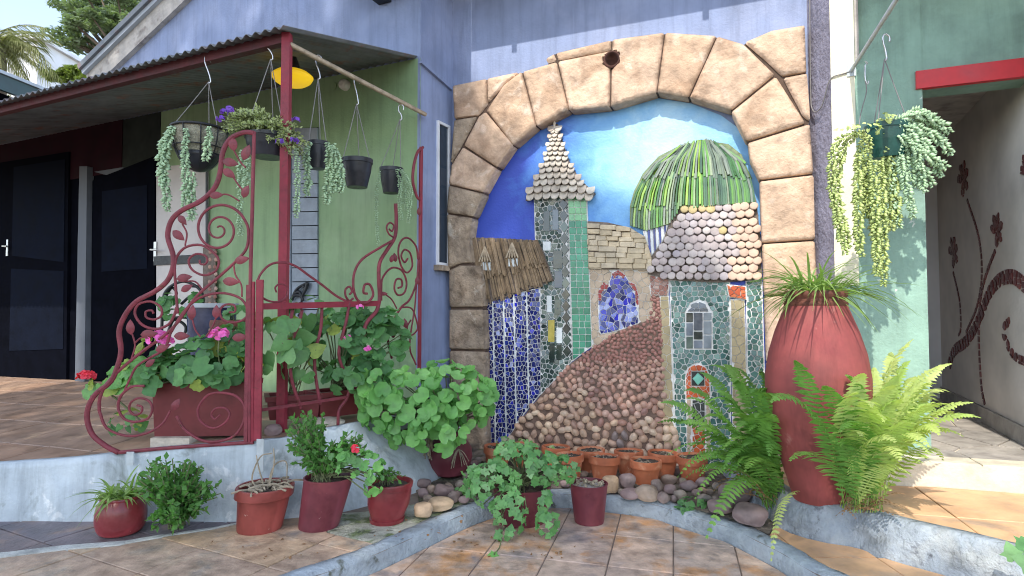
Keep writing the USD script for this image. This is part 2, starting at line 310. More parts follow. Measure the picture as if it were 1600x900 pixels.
look('blue_bright_mix', [(.02, .025, .42), (.03, .03, .3), (.10, .14, .5), (.35, .4, .62)], .12, .1, 20, .03, 60, spec=.6, rnd='island')
look('teal_shard_mix', [(.07, .16, .14), (.035, .09, .075), (.13, .25, .22), (.05, .13, .13), (.10, .21, .17)], .14, .14, 14, .03, 60, spec=.6, rnd='island')
look('blue_bright', [(.02, .025, .42), (.03, .03, .3), (.10, .14, .5), (.35, .4, .62)], .12, .1, 20, .03, 60, spec=.6)
look('red_shard', [(.32, .03, .03), (.25, .03, .04)], .2, .1, 20, .03, 60)
look('mirror_tile', [(.03, .055, .047), (.06, .10, .085), (.018, .03, .028), (.10, .145, .13), (.035, .065, .056)], .12, .15, 14, .03, 60, spec=.8)
look('dark_tile', [(.012, .018, .018), (.02, .03, .028)], .1, .1, 14, .03, 60, spec=.8)
look('white_tile', [(.55, .6, .62), (.62, .66, .66)], .2, .08, 14, .03, 60)
look('yellow_tile', [(.42, .35, .06), (.36, .30, .08)], .25, .15, 14, .05, 60)
look('green_tile', [(.035, .22, .125), (.05, .27, .16), (.03, .18, .11), (.06, .30, .19)], .2, .12, 14, .05, 60, spec=.5)
look('light_green_tile', [(.16, .42, .19), (.20, .46, .24)], .2, .12, 14, .05, 60, spec=.5)
look('teal_shard', [(.07, .16, .14), (.035, .09, .075), (.13, .25, .22), (.05, .13, .13), (.10, .21, .17)], .14, .14, 14, .03, 60, spec=.6)
look('grey_shard', [(.08, .10, .13), (.13, .16, .20), (.19, .23, .26), (.06, .075, .10)], .14, .12, 14, .03, 60, spec=.6)
look('orange_shard', [(.48, .085, .025), (.42, .07, .02), (.55, .13, .04)], .3, .12, 14, .05, 60)
look('mint_tile', (.20, .55, .42), .2, .08, 14, .03, 60)
look('brown_brick', [(.26, .10, .075), (.40, .25, .20), (.20, .07, .055), (.46, .33, .28)], .6, .14, 14, .1, 60)
look('glass_rod', [(.05, .20, .01), (.012, .05, .008), (.15, .38, .015), (.03, .10, .025), (.30, .48, .05), (.07, .15, .06), (.02, .07, .02), (.26, .38, .16)], .08, .14, 14, .03, 60, spec=.8)
look('grey_rod', [(.17, .21, .15), (.25, .28, .22), (.10, .14, .09), (.30, .36, .22)], .15, .14, 14, .05, 60, spec=.7)
look('shingle', [(.52, .46, .38), (.45, .38, .31), (.58, .53, .45), (.38, .32, .27)], .7, .18, 14, .3, 60)
look('roof_disc', [(.40, .34, .33), (.34, .29, .29), (.46, .41, .39), (.37, .33, .35)], .65, .14, 14, .2, 60)
look('peach_disc', [(.52, .37, .28), (.47, .34, .26)], .65, .14, 14, .2, 60)
look('yellow_disc', [(.45, .36, .14), (.42, .33, .17)], .6, .14, 14, .2, 60)
look('thatch', [(.21, .15, .09), (.26, .19, .12), (.15, .105, .065), (.32, .24, .16)], .85, .2, 20, .4, 60)
look('pale_stick', [(.45, .37, .26), (.40, .32, .23)], .8, .2, 20, .4, 60)
look('flat_stone', [(.50, .42, .29), (.45, .37, .25), (.55, .47, .34), (.42, .36, .27)], .75, .15, 14, .3, 60)
look('beige_tile', [(.50, .40, .29), (.46, .36, .26), (.52, .42, .32)], .7, .12, 10, .2, 60)
look('pillar_tile', [(.36, .30, .17), (.40, .33, .2), (.33, .28, .17)], .7, .12, 10, .2, 60)
look('flower_shard', [(.12, .03, .03), (.08, .025, .025), (.16, .045, .04)], .3, .15, 14, .05, 60)
# plants
look('geranium_leaf', [(.065, .18, .06), (.095, .24, .075), (.055, .15, .055), (.12, .28, .09)], .55, .15, 25, .15, 90, leaf=.22)
look('yellow_leaf', [(.30, .36, .07), (.24, .34, .08)], .55, .15, 25, .15, 90, leaf=.3)
look('round_leaf', [(.13, .33, .085), (.17, .39, .10), (.10, .27, .07), (.21, .43, .14)], .5, .12, 25, .12, 90, leaf=.25)
look('heart_leaf', [(.09, .22, .07), (.12, .26, .085)], .4, .12, 25, .12, 90, leaf=.25)
look('ivy_leaf', [(.10, .26, .08), (.14, .32, .10), (.07, .20, .06), (.21, .37, .16)], .45, .14, 25, .12, 90, leaf=.2)
look('herb_leaf', [(.08, .20, .045), (.12, .27, .06), (.06, .16, .04), (.17, .32, .08)], .55, .14, 25, .1, 90, rnd='island', leaf=.25)
look('olive_leaf', [(.34, .39, .20), (.42, .46, .27), (.25, .31, .15)], .6, .14, 25, .1, 90, rnd='island', leaf=.25)
look('blade_leaf', [(.18, .28, .08), (.30, .40, .13), (.12, .21, .05), (.52, .56, .30)], .45, .14, 25, .05, 90, rnd='island', leaf=.25)
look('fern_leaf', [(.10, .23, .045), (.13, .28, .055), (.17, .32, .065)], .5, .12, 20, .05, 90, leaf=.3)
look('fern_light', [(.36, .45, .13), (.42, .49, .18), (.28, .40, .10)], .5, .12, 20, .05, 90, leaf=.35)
look('dry_frond', [(.28, .16, .07), (.22, .12, .055)], .8, .2, 20, .1, 90)
look('succulent', [(.38, .53, .33), (.47, .60, .40), (.31, .46, .28)], .45, .12, 20, .05, 90, rnd='island')
look('succulent_yellow', [(.46, .55, .21), (.40, .52, .22), (.52, .58, .26)], .45, .12, 20, .05, 90, rnd='island', leaf=.1)
look('stem', (.13, .15, .07), .7, .2, 20, .1, 90)
look('dry_stem', (.30, .25, .18), .85, .2, 30, .2, 90)
look('pink_petal', [(.82, .14, .56), (.86, .22, .64)], .5, .1, 25, 0, leaf=.25)
look('red_petal', [(.65, .03, .05), (.70, .05, .10)], .5, .1, 25, 0, leaf=.2)
look('violet_petal', [(.14, .05, .45), (.2, .08, .5)], .5, .1, 25, 0, leaf=.2)
look('acacia_leaf', [(.15, .20, .12), (.22, .27, .15), (.11, .15, .10)], .7, .2, 3, 0, rnd='island', leaf=.25)
look('bush_leaf', [(.17, .22, .06), (.22, .27, .08), (.12, .17, .06)], .7, .2, 3, 0, rnd='island', leaf=.3)
look('palm_leaf', [(.17, .18, .07), (.12, .14, .065), (.22, .19, .10)], .6, .2, 3, 0, rnd='island', leaf=.2)
look('bark', (.10, .075, .055), .9, .3, 8, .6, 30)
look('passage_paint', (.56, .51, .46), .8, .1, 3, .2, 40)
look('teal_roof', (.025, .05, .055), .5, .2, 4, .2, 30)
look('white_wall', (.72, .72, .74), .8, .06, 2, .2, 30)

# painted sky of the mural: a painting, pale round one spot and deep blue away from it
MW = Wall((-0.505, 5.0), (2.0, 4.0))
pc = MW.w(*MW.sz(1050, 235)); 
LOOK['painted_sky'] = usdkit.material(stage, '/World/Looks/painted_sky', {
    'geo': ('geometry', {}),
    'sub': ('vector_math', {'math_type': 'subtract', 'vector2': tuple(pc)}), 'sc': ('vector_math', {'math_type': 'multiply', 'vector2': (1.0, 1.0, 1.15)}), 'len': ('vector_math', {'math_type': 'length'}),
    'n': ('noise_texture', {'scale': 3.2, 'detail': 6.0, 'roughness': .65, 'distortion': .6}), 'ma': ('math', {'math_type': 'multiply_add', 'value2': .85, 'value3': -.42}), 'ad': ('math', {'math_type': 'add'}),
    'r': ('rgb_ramp', {'ramp': [(0, (.44, .62, .75)), (.2, (.34, .56, .74)), (.40, (.19, .43, .70)), (.62, (.10, .29, .63)), (.85, (.045, .14, .52)), (1, (.03, .07, .44))]}),
    'div': ('math', {'math_type': 'divide', 'value2': 1.25}),
    'n2': ('noise_texture', {'scale': 55.0, 'detail': 4.0}), 'bu': ('bump', {'strength': .25, 'distance': .01}),
    'p': ('principled_bsdf', {'roughness': .5})},
    [('geo.position', 'sub.vector1'), ('sub.vector', 'sc.vector1'), ('sc.vector', 'len.vector1'), ('geo.position', 'n.vector'), ('n.fac', 'ma.value1'), ('len.value', 'div.value1'), ('div.value', 'ad.value1'), ('ma.value', 'ad.value2'),
     ('ad.value', 'r.fac'), ('r.color', 'p.base_color'), ('geo.position', 'n2.vector'), ('n2.fac', 'bu.height'), ('bu.normal', 'p.normal')], surface='p.BSDF')

rng = random.Random(7); nrg = np.random.default_rng(11)
Z = np.array([0, 0, 1.0])

# ================================================================== SETTING: ground, terraces, kerbs
def struct(name, mesh, m, smooth=False): return obj(name, mesh, m, smooth=smooth, kind='structure')
g = 120
struct('ground', trimesh.Trimesh([[-g, -g, -.24], [g, -g, -.24], [g, g, -.24], [-g, g, -.24]], [[0, 1, 2], [0, 2, 3]], process=False), 'earth')
KERB = [(440, 915), (514, 890), (580, 866), (617, 850), (657, 832), (720, 803), (761, 788), (800, 777), (866, 771), (915, 772), (950, 777), (1020, 786), (1052, 796), (1104, 812), (1140, 822), (1188, 845), (1222, 862), (1294, 902)]
kl = [(-4.0, -1.5), (-2.4, .6), (-1.5, 1.75)] + [tuple(gr(x, y, 0)[:2]) for x, y in KERB] + [(1.62, 2.05), (2.1, 1.3), (2.6, 0), (3.0, -3)]
kl = [tuple(p) for p in spline(kl, 5)]
kline = LineString(kl)
terr = Polygon(kl + [(7, -3), (7, 8.5), (-9, 8.5), (-9, -1.5)]).buffer(0)
court = Polygon(kl + [(3, -4), (-4, -4)]).buffer(0)
kerbp = terr.intersection(kline.buffer(.085))
CF = struct('courtyard_floor', prism(court, -.2, -.086), 'joint')
TF = struct('terrace_floor', prism(terr, -.2, -.008), 'joint')
# kerb: uneven painted edge
km = []
kp = np.array(kline.segmentize(.03).coords); kt = np.gradient(kp, axis=0); kt /= np.linalg.norm(kt, axis=1, keepdims=True); kn = np.c_[-kt[:, 1], kt[:, 0]]
if not terr.contains(Point(kp[len(kp) // 2] + kn[len(kp) // 2] * .05)): kn = -kn
prof = [(-.012, -.16), (-.010, -.05), (-.004, -.015), (.008, .003), (.05, .006), (.085, .004), (.09, -.05)]
V = []
for i, (p, n_) in enumerate(zip(kp, kn)):
    for j, (o, z) in enumerate(prof):
        w = (meshkit.fbm(np.array([[p[0] * 14, p[1] * 14, j * 1.7]]), 3, 5)[0] - .5) * .016; V.append([p[0] + n_[0] * (o + w), p[1] + n_[1] * (o + w), z + (w * .7 if 0 < j < 6 else 0)])
k_ = len(prof); F = []
for i in range(len(kp) - 1):
    for j in range(k_ - 1):
        a = i * k_ + j; F += [[a, a + k_, a + k_ + 1], [a, a + k_ + 1, a + 1]]
kmesh = trimesh.Trimesh(V, F, process=False)
if kmesh.face_normals[:, 2].sum() < 0: kmesh.invert()
struct('kerb', kmesh, 'kerb_paint', True)

def grid_tiles(zone, ang, w, h, off, gap=.007):
    c, s = math.cos(ang), math.sin(ang); R = np.array([[c, -s], [s, c]])
    pts = np.array(zone.exterior.coords if isinstance(zone, Polygon) else zone.convex_hull.exterior.coords) @ R
    out = []
    for i in range(int(math.floor((pts[:, 0].min() - off[0]) / w)), int(math.ceil((pts[:, 0].max() - off[0]) / w))):
        for j in range(int(math.floor((pts[:, 1].min() - off[1]) / h)), int(math.ceil((pts[:, 1].max() - off[1]) / h))):
            x0, y0 = off[0] + i * w, off[1] + j * h
            p = Polygon((np.array([(x0, y0), (x0 + w, y0), (x0 + w, y0 + h), (x0, y0 + h)]) @ R.T)).intersection(zone)
            for q_ in polys(p):
                q_ = q_.buffer(-gap / 2, join_style=2)
                for r_ in polys(q_):
                    if r_.area > .0025: out.append(r_.simplify(.004))
    return out
def tiles(parent, zone, ang, w, h, off, z0, z1, m, gap=.007, zf=None, jitter=.0015):
    for p in grid_tiles(zone, ang, w, h, off, gap):
        dz = rng.uniform(-jitter, jitter); me = bevel_prism(p, z0, z1 + dz, .003) if p.convex_hull.area - p.area < .004 else prism(p, z0, z1 + dz)
        if zf is not None: v = me.vertices.copy(); v[:, 2] += zf(v[:, :2]); me.vertices = v
        obj('tile', me, m, parent)
# courtyard tiles (grid turned 15 degrees), only where they can be seen
cz = court.buffer(-.015).intersection(Polygon([(-2.6, 1.2), (2.4, 1.2), (2.4, 4.4), (-2.6, 4.4)]))
tiles(CF, cz, math.radians(-15), .295, .392, (-.011, 3.235), -.09, -.08, 'court_tile')
# left terrace
lz = Polygon([gr(x, y)[:2] for x, y in [(-700, 860), (-300, 813), (0, 811), (400, 808), (500, 806), (512, 832), (536, 838), (604, 853), (580, 866), (514, 890), (440, 915)]] + [(-1.55, 1.7), (-2.5, .5), (-4, .5)]).buffer(0).intersection(terr.buffer(-.095))
band_pts = np.array([gr(x, y)[:2] for x, y in [(-500, 950), (-150, 893), (0, 868), (100, 856), (187, 849), (250, 838), (330, 826), (400, 812)]])
back = Polygon(list(band_pts) + [(-1.2, 5), (-6, 5), (-6, 2.2)]).buffer(0)
bl = LineString(band_pts)
band = unary_union([LineString(band_pts[i:i + 2]).buffer(w) for i, w in enumerate([.035, .034, .03, .026, .018, .010, .006])])
tiles(TF, lz.intersection(back).difference(band), math.radians(-27), .43, .29, (-2.99 + .12, 1.573), -.01, -.001, 'slate_tile')
tiles(TF, lz.difference(back).difference(band), math.radians(-27), .43, .29, (-2.99, 1.573), -.01, .0, 'tan_tile')
obj('mortar_band', prism(band.intersection(terr), -.01, .003), 'concrete', TF)
# mossy concrete between the pots and the kerb, and the bed of earth behind
mz = Polygon([gr(x, y)[:2] for x, y in [(505, 804), (570, 800), (650, 788), (720, 782), (760, 786), (720, 801), (657, 830), (600, 853), (536, 837), (512, 831)]]).buffer(0).intersection(terr.buffer(-.088))
obj('mossy_concrete', prism(mz, -.012, .0015), 'moss_concrete', TF)
bz = Polygon([gr(x, y)[:2] for x, y in [(655, 786), (722, 784), (765, 786), (800, 778), (866, 772), (950, 778), (1020, 787), (1104, 813), (1140, 823), (1195, 845)]] + [(1.40, 3.2), (1.42, 4.2), (-.45, 4.98), (-.75, 4.4)]).buffer(0).intersection(terr.buffer(-.088))
bx0, by0, bx1, by1 = bz.bounds
gp = np.array([(x, y) for x in np.arange(bx0, bx1, .05) for y in np.arange(by0, by1, .05)])
def bed_z(p): p = np.atleast_2d(p); return .004 + .03 * meshkit.fbm(np.c_[p * 5, np.zeros(len(p))], 3, 3) * np.clip(shapely.distance(bz.exterior, shapely.points(p)) / .15, 0, 1)
gp = gp[shapely.contains_xy(bz, gp[:, 0], gp[:, 1])]; bb = np.array(bz.exterior.segmentize(.05).coords)[:-1]; gp = np.vstack([bb, gp])
tr = Delaunay(gp).simplices; c = gp[tr].mean(1); tr = tr[shapely.contains_xy(bz, c[:, 0], c[:, 1])]
a = gp[tr]; fl = np.cross(a[:, 1] - a[:, 0], a[:, 2] - a[:, 0]) < 0; tr[fl] = tr[fl][:, ::-1]
struct('garden_bed', trimesh.Trimesh(np.c_[gp, bed_z(gp)], tr, process=False), 'bed_earth', True)
# right: low tiles, rough painted rock edge, upper terrace, step
UP = [(1191, 750), (1215, 763), (1240, 774), (1275, 785), (1319, 793), (1344, 798), (1381, 809), (1444, 828), (1506, 846), (1570, 868), (1640, 895), (1720, 930)]
LO = [(1191, 790), (1198, 812), (1222, 827), (1256, 840), (1294, 849), (1338, 856), (1388, 874), (1444, 890), (1500, 905), (1600, 935), (1700, 965), (1800, 1000)]
up = np.array([(1.47, 4.05), (1.43, 3.6)] + [tuple(gr(x, y, .165)[:2]) for x, y in UP]); lo = np.array([(1.40, 4.05), (1.36, 3.6)] + [tuple(gr(x, y, 0)[:2]) for x, y in LO])
lo = np.array([(1.40, 4.05), (1.355, 3.6), (1.335, 3.3)] + [tuple(gr(x, y, 0)[:2]) for x, y in LO[2:]])
lo = spline(lo, 8); tg = np.gradient(lo, axis=0); tg /= np.linalg.norm(tg, axis=1, keepdims=True); up = lo + np.c_[-tg[:, 1], tg[:, 0]] * .07
V, F = [], []; K = 9
for i in range(len(up)):
    for j in range(K + 3):
        t = min(j / (K - 1), 1); p = lo[i] * (1 - t) + up[i] * t; z = -.02 + .185 * (t ** .8)
        if j >= K: dirn = (up[i] - lo[i]); dirn = dirn / max(np.linalg.norm(dirn), 1e-6); p = up[i] + dirn * .035 * (j - K + 1); z = .165 - (.004 if j < K + 2 else .08)
        w = (meshkit.fbm(np.array([[p[0] * 9, p[1] * 9, z * 9]]), 4, 8)[0] - .5) * .05 * (1 if j < K + 1 else .2)
        V.append([p[0] - w * .5, p[1] - w, z + w * .35])
kk = K + 3
for i in range(len(up) - 1):
    for j in range(kk - 1):
        a = i * kk + j; F += [[a, a + 1, a + kk + 1], [a, a + kk + 1, a + kk]]
rk = trimesh.Trimesh(V, F, process=False)
if rk.face_normals[:, 2].sum() < 0: rk.invert()
struct('rock_edge', rk, 'rock_paint', True)
upper = Polygon([tuple(p) for p in (up + (up - lo) / np.maximum(np.linalg.norm(up - lo, axis=1, keepdims=True), 1e-6) * .03)] + [(6, 1.2), (6, 6), (1.5, 6)]).buffer(0)
UT = struct('upper_terrace', prism(upper, -.1, .148), 'joint')
GW = Wall((1.99, 3.70), (1.99 + .929 * 1.3, 3.70 - .371 * 1.3))
stepl = Polygon([tuple(gr(1385, 757, .16)[:2]), tuple(gr(1459, 760, .16)[:2]), tuple(gr(1600, 771, .16)[:2]), tuple(gr(1800, 786, .16)[:2]), (5, 6), (2.3, 6), tuple(GW.w(.40, 0)[:2])]).buffer(0)
tiles(UT, upper.buffer(-.01).difference(stepl).intersection(sbox(1.3, 1.6, 3.6, 3.75)), math.radians(-15), .50, .50, (1.97 * math.cos(.26) - 2.6 * math.sin(.26), 2.2), .145, .160, 'orange_tile', .006)
low_r = Polygon([tuple(p) for p in lo] + [(3, 1.0), (1.9, 1.0)] + [tuple(gr(x, y)[:2]) for x, y in [(1294, 902), (1222, 862), (1195, 848)]]).buffer(0).intersection(terr.buffer(-.09)).difference(bz)
for p_ in polys(low_r): tiles(TF, p_, 0, .32, .62, (1.303, 2.1), -.01, .0, 'orange_tile', .006)
ST = struct('step', prism(stepl, .1, .282), 'cream_tile')
front = stepl.intersection(LineString([tuple(gr(x, y, .16)[:2]) for x, y in [(1385, 757), (1459, 760), (1600, 771), (1800, 786)]]).buffer(.16))
tiles(ST, front, math.radians(-18), .42, .5, (.1, .02), .28, .291, 'cream_tile', .006)
# passage floor: crazy paving
rest = stepl.difference(front).intersection(sbox(2, 3, 4.4, 5.6))
vp = nrg.uniform([2, 3], [4.4, 5.6], (90, 2)); vo = Voronoi(np.vstack([vp, [[-20, 0], [30, 0], [0, -20], [0, 30]]]))
for r_ in vo.point_region[:90]:
    reg = vo.regions[r_]
    if -1 in reg or not reg: continue
    for q_ in polys(Polygon(vo.vertices[reg]).intersection(rest).buffer(-.006)):
        if q_.area > .004: obj('paving_stone', prism(q_.simplify(.004), .278, .290 + rng.uniform(-.003, .003)), 'grey_paving', ST)

# ================================================================== THE BLUE HOUSE with its porch
C = np.array([-.71, 4.60]); Rd = np.array([.42, .9075]); Ld = np.array([-.9075, .42]); P0 = np.array([-1.33, 3.50])
PW = Wall(tuple(C + Ld * 9), tuple(C)); RW = Wall(tuple(C), (-.505, 5.0))
H = thing('blue_house', (-1.0, 5.0, 0), 'blue and green painted house with a corrugated porch roof on the left', 'house')
sA, sB = PW.sz(178, 112), PW.sz(293, 3); sl = (sB[1] - sA[1]) / (sB[0] - sA[0])
gable = Polygon([(sA[0] - .4, 3.06), (sA[0] - .4 + (3.06 - (sA[1] - .4 * sl)) / sl, 3.06), (sA[0] + (5.2 - sA[1]) / sl, 5.2), (9, 5.2), (9, 3.06)]).buffer(0)
obj('gable_wall', PW.slab(gable, -.25, 0), 'blue_plaster', H)
s_left = PW.sz(247, 400)[0]; s_red = PW.sz(192, 240)[0]
obj('green_wall', PW.rect(s_left, 9, 0, 3.06, -.2, 0), 'green_plaster', H)
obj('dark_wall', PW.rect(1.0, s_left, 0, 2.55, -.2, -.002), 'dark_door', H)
obj('red_bulkhead', PW.rect(1.0, s_red, 2.52, 3.06, -.2, .012), 'bulkhead_red', H)
obj('grey_bulkhead', PW.rect(s_red, s_left, 2.55, 3.06, -.2, .004), 'bulkhead_grey', H)
obj('return_wall', RW.rect(-.001, RW.len + .02, 0, 5.2, -.28, .0), 'blue_plaster', H)
obj('mural_wall', MW.rect(-.03, MW.len, -.2, 5.2, -.3, -.008), 'blue_plaster', H)
# moulding and window on the short return wall
e0, e1 = on(655, 97, RW.m0, RW.n), on(704, 140, RW.m0, RW.n)
obj('moulding', bar(e0 + RW.n * .012, e1 + RW.n * .012, .024, .022), 'blue_plaster', H)
wq = RW.poly([(682, 188), (700, 200), (700, 415), (683, 414)])
b = wq.bounds; wq = sbox(b[0], b[1], b[2], b[3])
wf = obj('window', RW.slab(wq.difference(wq.buffer(-.022)), 0, .018), 'white_frame', H)
obj('pane', RW.slab(wq.buffer(-.022), .002, .006), 'glass_pane', wf)
obj('window_sill', RW.rect(b[0] - .03, b[2] + .05, b[1] - .045, b[1] - .002, 0, .05), 'old_stone', H)
# roof edges that throw the shade on the wall (above the picture)
obj('eave', MW.rect(.176, 2.75, 3.86, 3.98, -.3, .50), 'board_white', H)
obj('side_eave', MW.rect(-.75, .174, 3.86, 3.98, -.3, 1.7), 'board_white', H)
for px_ in (803, 1103):
    s = MW.sz(px_, 60)[0]; obj('gutter_bracket', MW.rect(s - .022, s + .022, 3.79, 3.858, .44, .5), 'black_iron', H)
ss = PW.sz(602, 2); obj('rafter_end', PW.rect(ss[0] - .06, ss[0] + .06, ss[1] - .02, ss[1] + .1, .001, .2), 'black_iron', H)
# barge board and roof slab along the rake
dv = np.array([1, sl]) / math.hypot(1, sl); nv = np.array([-dv[1], dv[0]])
def rake(o0, o1, l0=-.35, l1=6.0): return Polygon([sA + dv * l0 + nv * o0, sA + dv * l1 + nv * o0, sA + dv * l1 + nv * o1, sA + dv * l0 + nv * o1])
obj('barge_board', PW.slab(rake(-.02, .21), .0, .05), 'board_white', H)
obj('barge_trim', PW.slab(rake(.17, .24), .051, .09), 'grey_frame', H)
obj('main_roof', PW.slab(rake(.215, .27), -3.0, .12), 'roof_sheet', H)
# porch roof
def PR(t, r, z): p = C + Ld * t - Rd * (1.26 - r); return np.array([p[0], p[1], z])
def roofz(r): return 2.745 + .325 * r / 1.26
t = .03; pitch = .076
while t < 6.6:
    n = 8 * 9; ts = t + np.linspace(0, pitch * 8.25, n); V = []
    for x in ts:
        w = .011 * math.sin(2 * math.pi * x / pitch)
        for r_, dz in ((-.10, .004), (1.265, .004), (1.265, 0), (-.10, 0)): V.append(PR(x, r_, roofz(r_) + w + dz))
    F = []
    for i in range(n - 1):
        for j in range(4):
            a, b_ = i * 4 + j, i * 4 + (j + 1) % 4; F += [[a, a + 4, b_ + 4], [a, b_ + 4, b_]]
    F += [[0, 1, 2], [0, 2, 3]]
    m = trimesh.Trimesh(V, F, process=False); obj('roof_sheet', m, 'roof_sheet', H); t += pitch * 8
obj('front_beam', bar(PR(.12, .0, 2.705), PR(6.6, .0, 2.705), .05, .06), 'beam_red', H)
0 and obj('purlin', bar(PR(.1, .65, 2.86), PR(6.6, .65, 2.86), .05, .06), 'beam_red', H)
0 and obj('side_beam', bar(PR(.08, .05, 2.70), PR(.08, 1.24, 3.01), .04, .06), 'black_iron', H)
pp = np.array([P0[0], P0[1], 0])
obj('porch_post', boxm(pp + [-.024, -.024, .38], pp + [.024, .024, 2.735]), 'iron_bright', H)
b0 = pp + [.01, 0, 2.675]; b1 = at(663, 178, 4.58)
obj('hanging_rail', tube([b0, b1 + (b1 - b0) * .01], .0165, 10), 'bamboo', H, smooth=True)
# doors and wall pieces under the porch, laid on the wall plane
def onw(name, pts, d0, d1, m, parent=None): return obj(name, PW.slab(PW.poly(pts), d0, d1), m, parent or H)
ld = onw('door', [(-40, 262), (112, 238), (108, 592), (-40, 600)], 0, .03, 'dark_door')
onw('door_panel', [(27, 262), (107, 250), (105, 410), (24, 400)], .031, .036, 'dark_panel', ld)
onw('door_panel', [(23, 420), (105, 424), (104, 545), (20, 548)], .031, .036, 'dark_panel', ld)
def handle(px_, py_, parent, d):
    s, z = PW.sz(px_, py_, d); obj('handle', cat([PW.rect(s - .018, s + .018, z - .09, z + .1, d, d + .008), PW.put(tube([[s, z + .02, d], [s, z + .02, d + .05], [s + .1, z + .015, d + .055]], .01, 6))]), 'steel', parent)
handle(12, 388, ld, .031)
onw('door_frame', [(135, 262), (147, 262), (143, 598), (128, 598)], 0, .07, 'dim_frame')
onw('fanlight', [(150, 269), (195, 262), (195, 281)], 0.001, .02, 'dim_frame')
rd = onw('door', [(149, 283), (246, 245), (246, 585), (146, 595)], 0, .03, 'dark_door')
onw('door_panel', [(165, 300), (235, 290), (235, 420), (164, 425)], .031, .036, 'dark_panel', rd)
handle(243, 394, rd, .031)
pd = onw('pale_door', [(248, 262), (326, 255), (326, 560), (248, 585)], .001, .025, 'pale_door')
onw('iron_bar', [(246, 401), (327, 398), (327, 411), (246, 415)], .026, .04, 'black_iron', pd)
onw('door_gap', [(325.5, 255), (328.5, 255), (328.5, 560), (325.5, 560)], .026, .03, 'black_iron', pd)
# small mosaic strip beside the pale door
sp = onw('mosaic_strip', [(323, 388), (342, 386), (342, 478), (323, 480)], .031, .04, 'dark_grout')
for i in range(8):
    for j in range(2):
        x, y = 328 + j * 9 + rng.uniform(-1, 1), 394 + i * 11.5 + rng.uniform(-1, 1)
        s, z = PW.sz(x, y, .04); mm = lathe([(.02, 0), (.017, .008), (0.006, .012)], 8); mm.apply_translation([s, z, .04]); obj('bead', PW.put(mm), 'brown_brick', sp)
# grey planks
yb = [200] + [222 + 21.8 * i for i in range(14)]
for i in range(len(yb) - 1):
    onw('plank', [(459, yb[i] + 1.2), (498, yb[i] + .2 + 1.2 - .6), (498, yb[i + 1] - .9), (459, yb[i + 1] - .3)], .004, .02, 'grey_plank')
onw('plank_backing', [(452, 201), (498, 199), (498, 506), (452, 506)], .001, .004, 'plank_gap')
onw('plank_stile', [(450, 198), (457.5, 198), (457.5, 512), (450, 512)], .0045, .03, 'grey_plank')
# lamp and lamp-like fitting
lc = at(457, 122, 4.15); th = thing('porch_lamp', lc, 'yellow dish-shaped lamp hanging under the porch roof', 'lamp')
obj('lamp_shade', lathe([(0, -.055), (.05, -.052), (.095, -.041), (.125, -.02), (.138, .002), (.14, .012), (.11, .036), (.06, .05), (.03, .054)], 28, lc), 'yellow_plastic', th, True)
obj('lamp_base', lathe([(.05, .05), (.05, .075), (.045, .10), (.01, .19)], 16, lc), 'black_plastic', th, 40)
fc = on(541, 134, PW.m0, PW.n); th = thing('wall_light', fc, 'small round white light fitting high on the green wall', 'light fitting')
mm = lathe([(.045, 0), (.045, .02), (.04, .05), (.022, .065)], 16); mm.apply_transform(PW.M); mm.apply_translation(fc - PW.m0); obj('fitting', mm, 'white_plastic', th, 40)
mm = lathe([(.03, 0), (.03, .008)], 12); mm.apply_transform(PW.M); mm.apply_translation(on(522, 135, PW.m0, PW.n) - PW.m0); obj('mount', mm, 'green_plaster', th)

# ------------------------------------------------------------------ porch plinth and floor
BX = [-260, -150, 0, 113, 233, 390, 443, 508, 576, 655, 720]
BY = [3.18, 3.18, 3.18, 3.18, 3.18, 3.18, 3.2, 3.26, 3.42, 3.68, 4.1]
TY = [3.2, 3.2, 3.2, 3.2, 3.2, 3.2, 3.33, 3.52, 3.73, 4.02, 4.45]
TP = [742, 735, 725, 717, 703, 691, 685, 670, 657, 643, 634]
topP = np.array([at(x, y, Y) for x, y, Y in zip(BX, TP, TY)])
botP = np.array([[(x - 800) / FPX * Y, Y, -.05] for x, Y in zip(BX, BY)])
tp, bp = spline(topP, 8), spline(botP, 8)
V, F = [], []; K = 12
for i in range(len(tp)):
    for j in range(K + 2):
        t = min(j / (K - 1), 1); p = bp[i] * (1 - t) + tp[i] * t
        if j >= K: p = tp[i] + np.array([.02, .05 * (j - K + 1), .006 if j == K else -.05])
        w = (meshkit.fbm(np.array([[p[0] * 6, p[2] * 6, 1.]]), 3, 4)[0] - .5) * .016 * (1 if j < K else .3); V.append(p + [0, -w, w * .4])
kk = K + 2
for i in range(len(tp) - 1):
    for j in range(kk - 1):
        a = i * kk + j; F += [[a, a + 1, a + kk + 1], [a, a + kk + 1, a + kk]]
pm = trimesh.Trimesh(V, F, process=False)
if pm.face_normals[:, 1].sum() > 0: pm.invert()
PL = struct('porch_plinth', pm, 'plinth_paint', True)
tt = np.interp(np.linspace(0, 1, len(tp)), [0, 1], [8.2, -.02]); zz = np.interp(tt, [0, 5.6, 8.2], [.42, .345, .22])
V, F = [], []
for i in range(len(tp)):
    w = C + Ld * tt[i]; bk = np.array([w[0], w[1], zz[i]])
    for j in range(6): V.append((tp[i] + [0.02, .045, 0]) * (1 - j / 5) + bk * j / 5)
for i in range(len(tp) - 1):
    for j in range(5):
        a = i * 6 + j; F += [[a, a + 6, a + 7], [a, a + 7, a + 1]]
FV = np.array(V); fm = trimesh.Trimesh(FV - [0, 0, .008], F, process=False)
if fm.face_normals[:, 2].sum() < 0: fm.invert()
PF = struct('porch_floor', fm, 'joint', True)
from scipy.interpolate import LinearNDInterpolator, NearestNDInterpolator
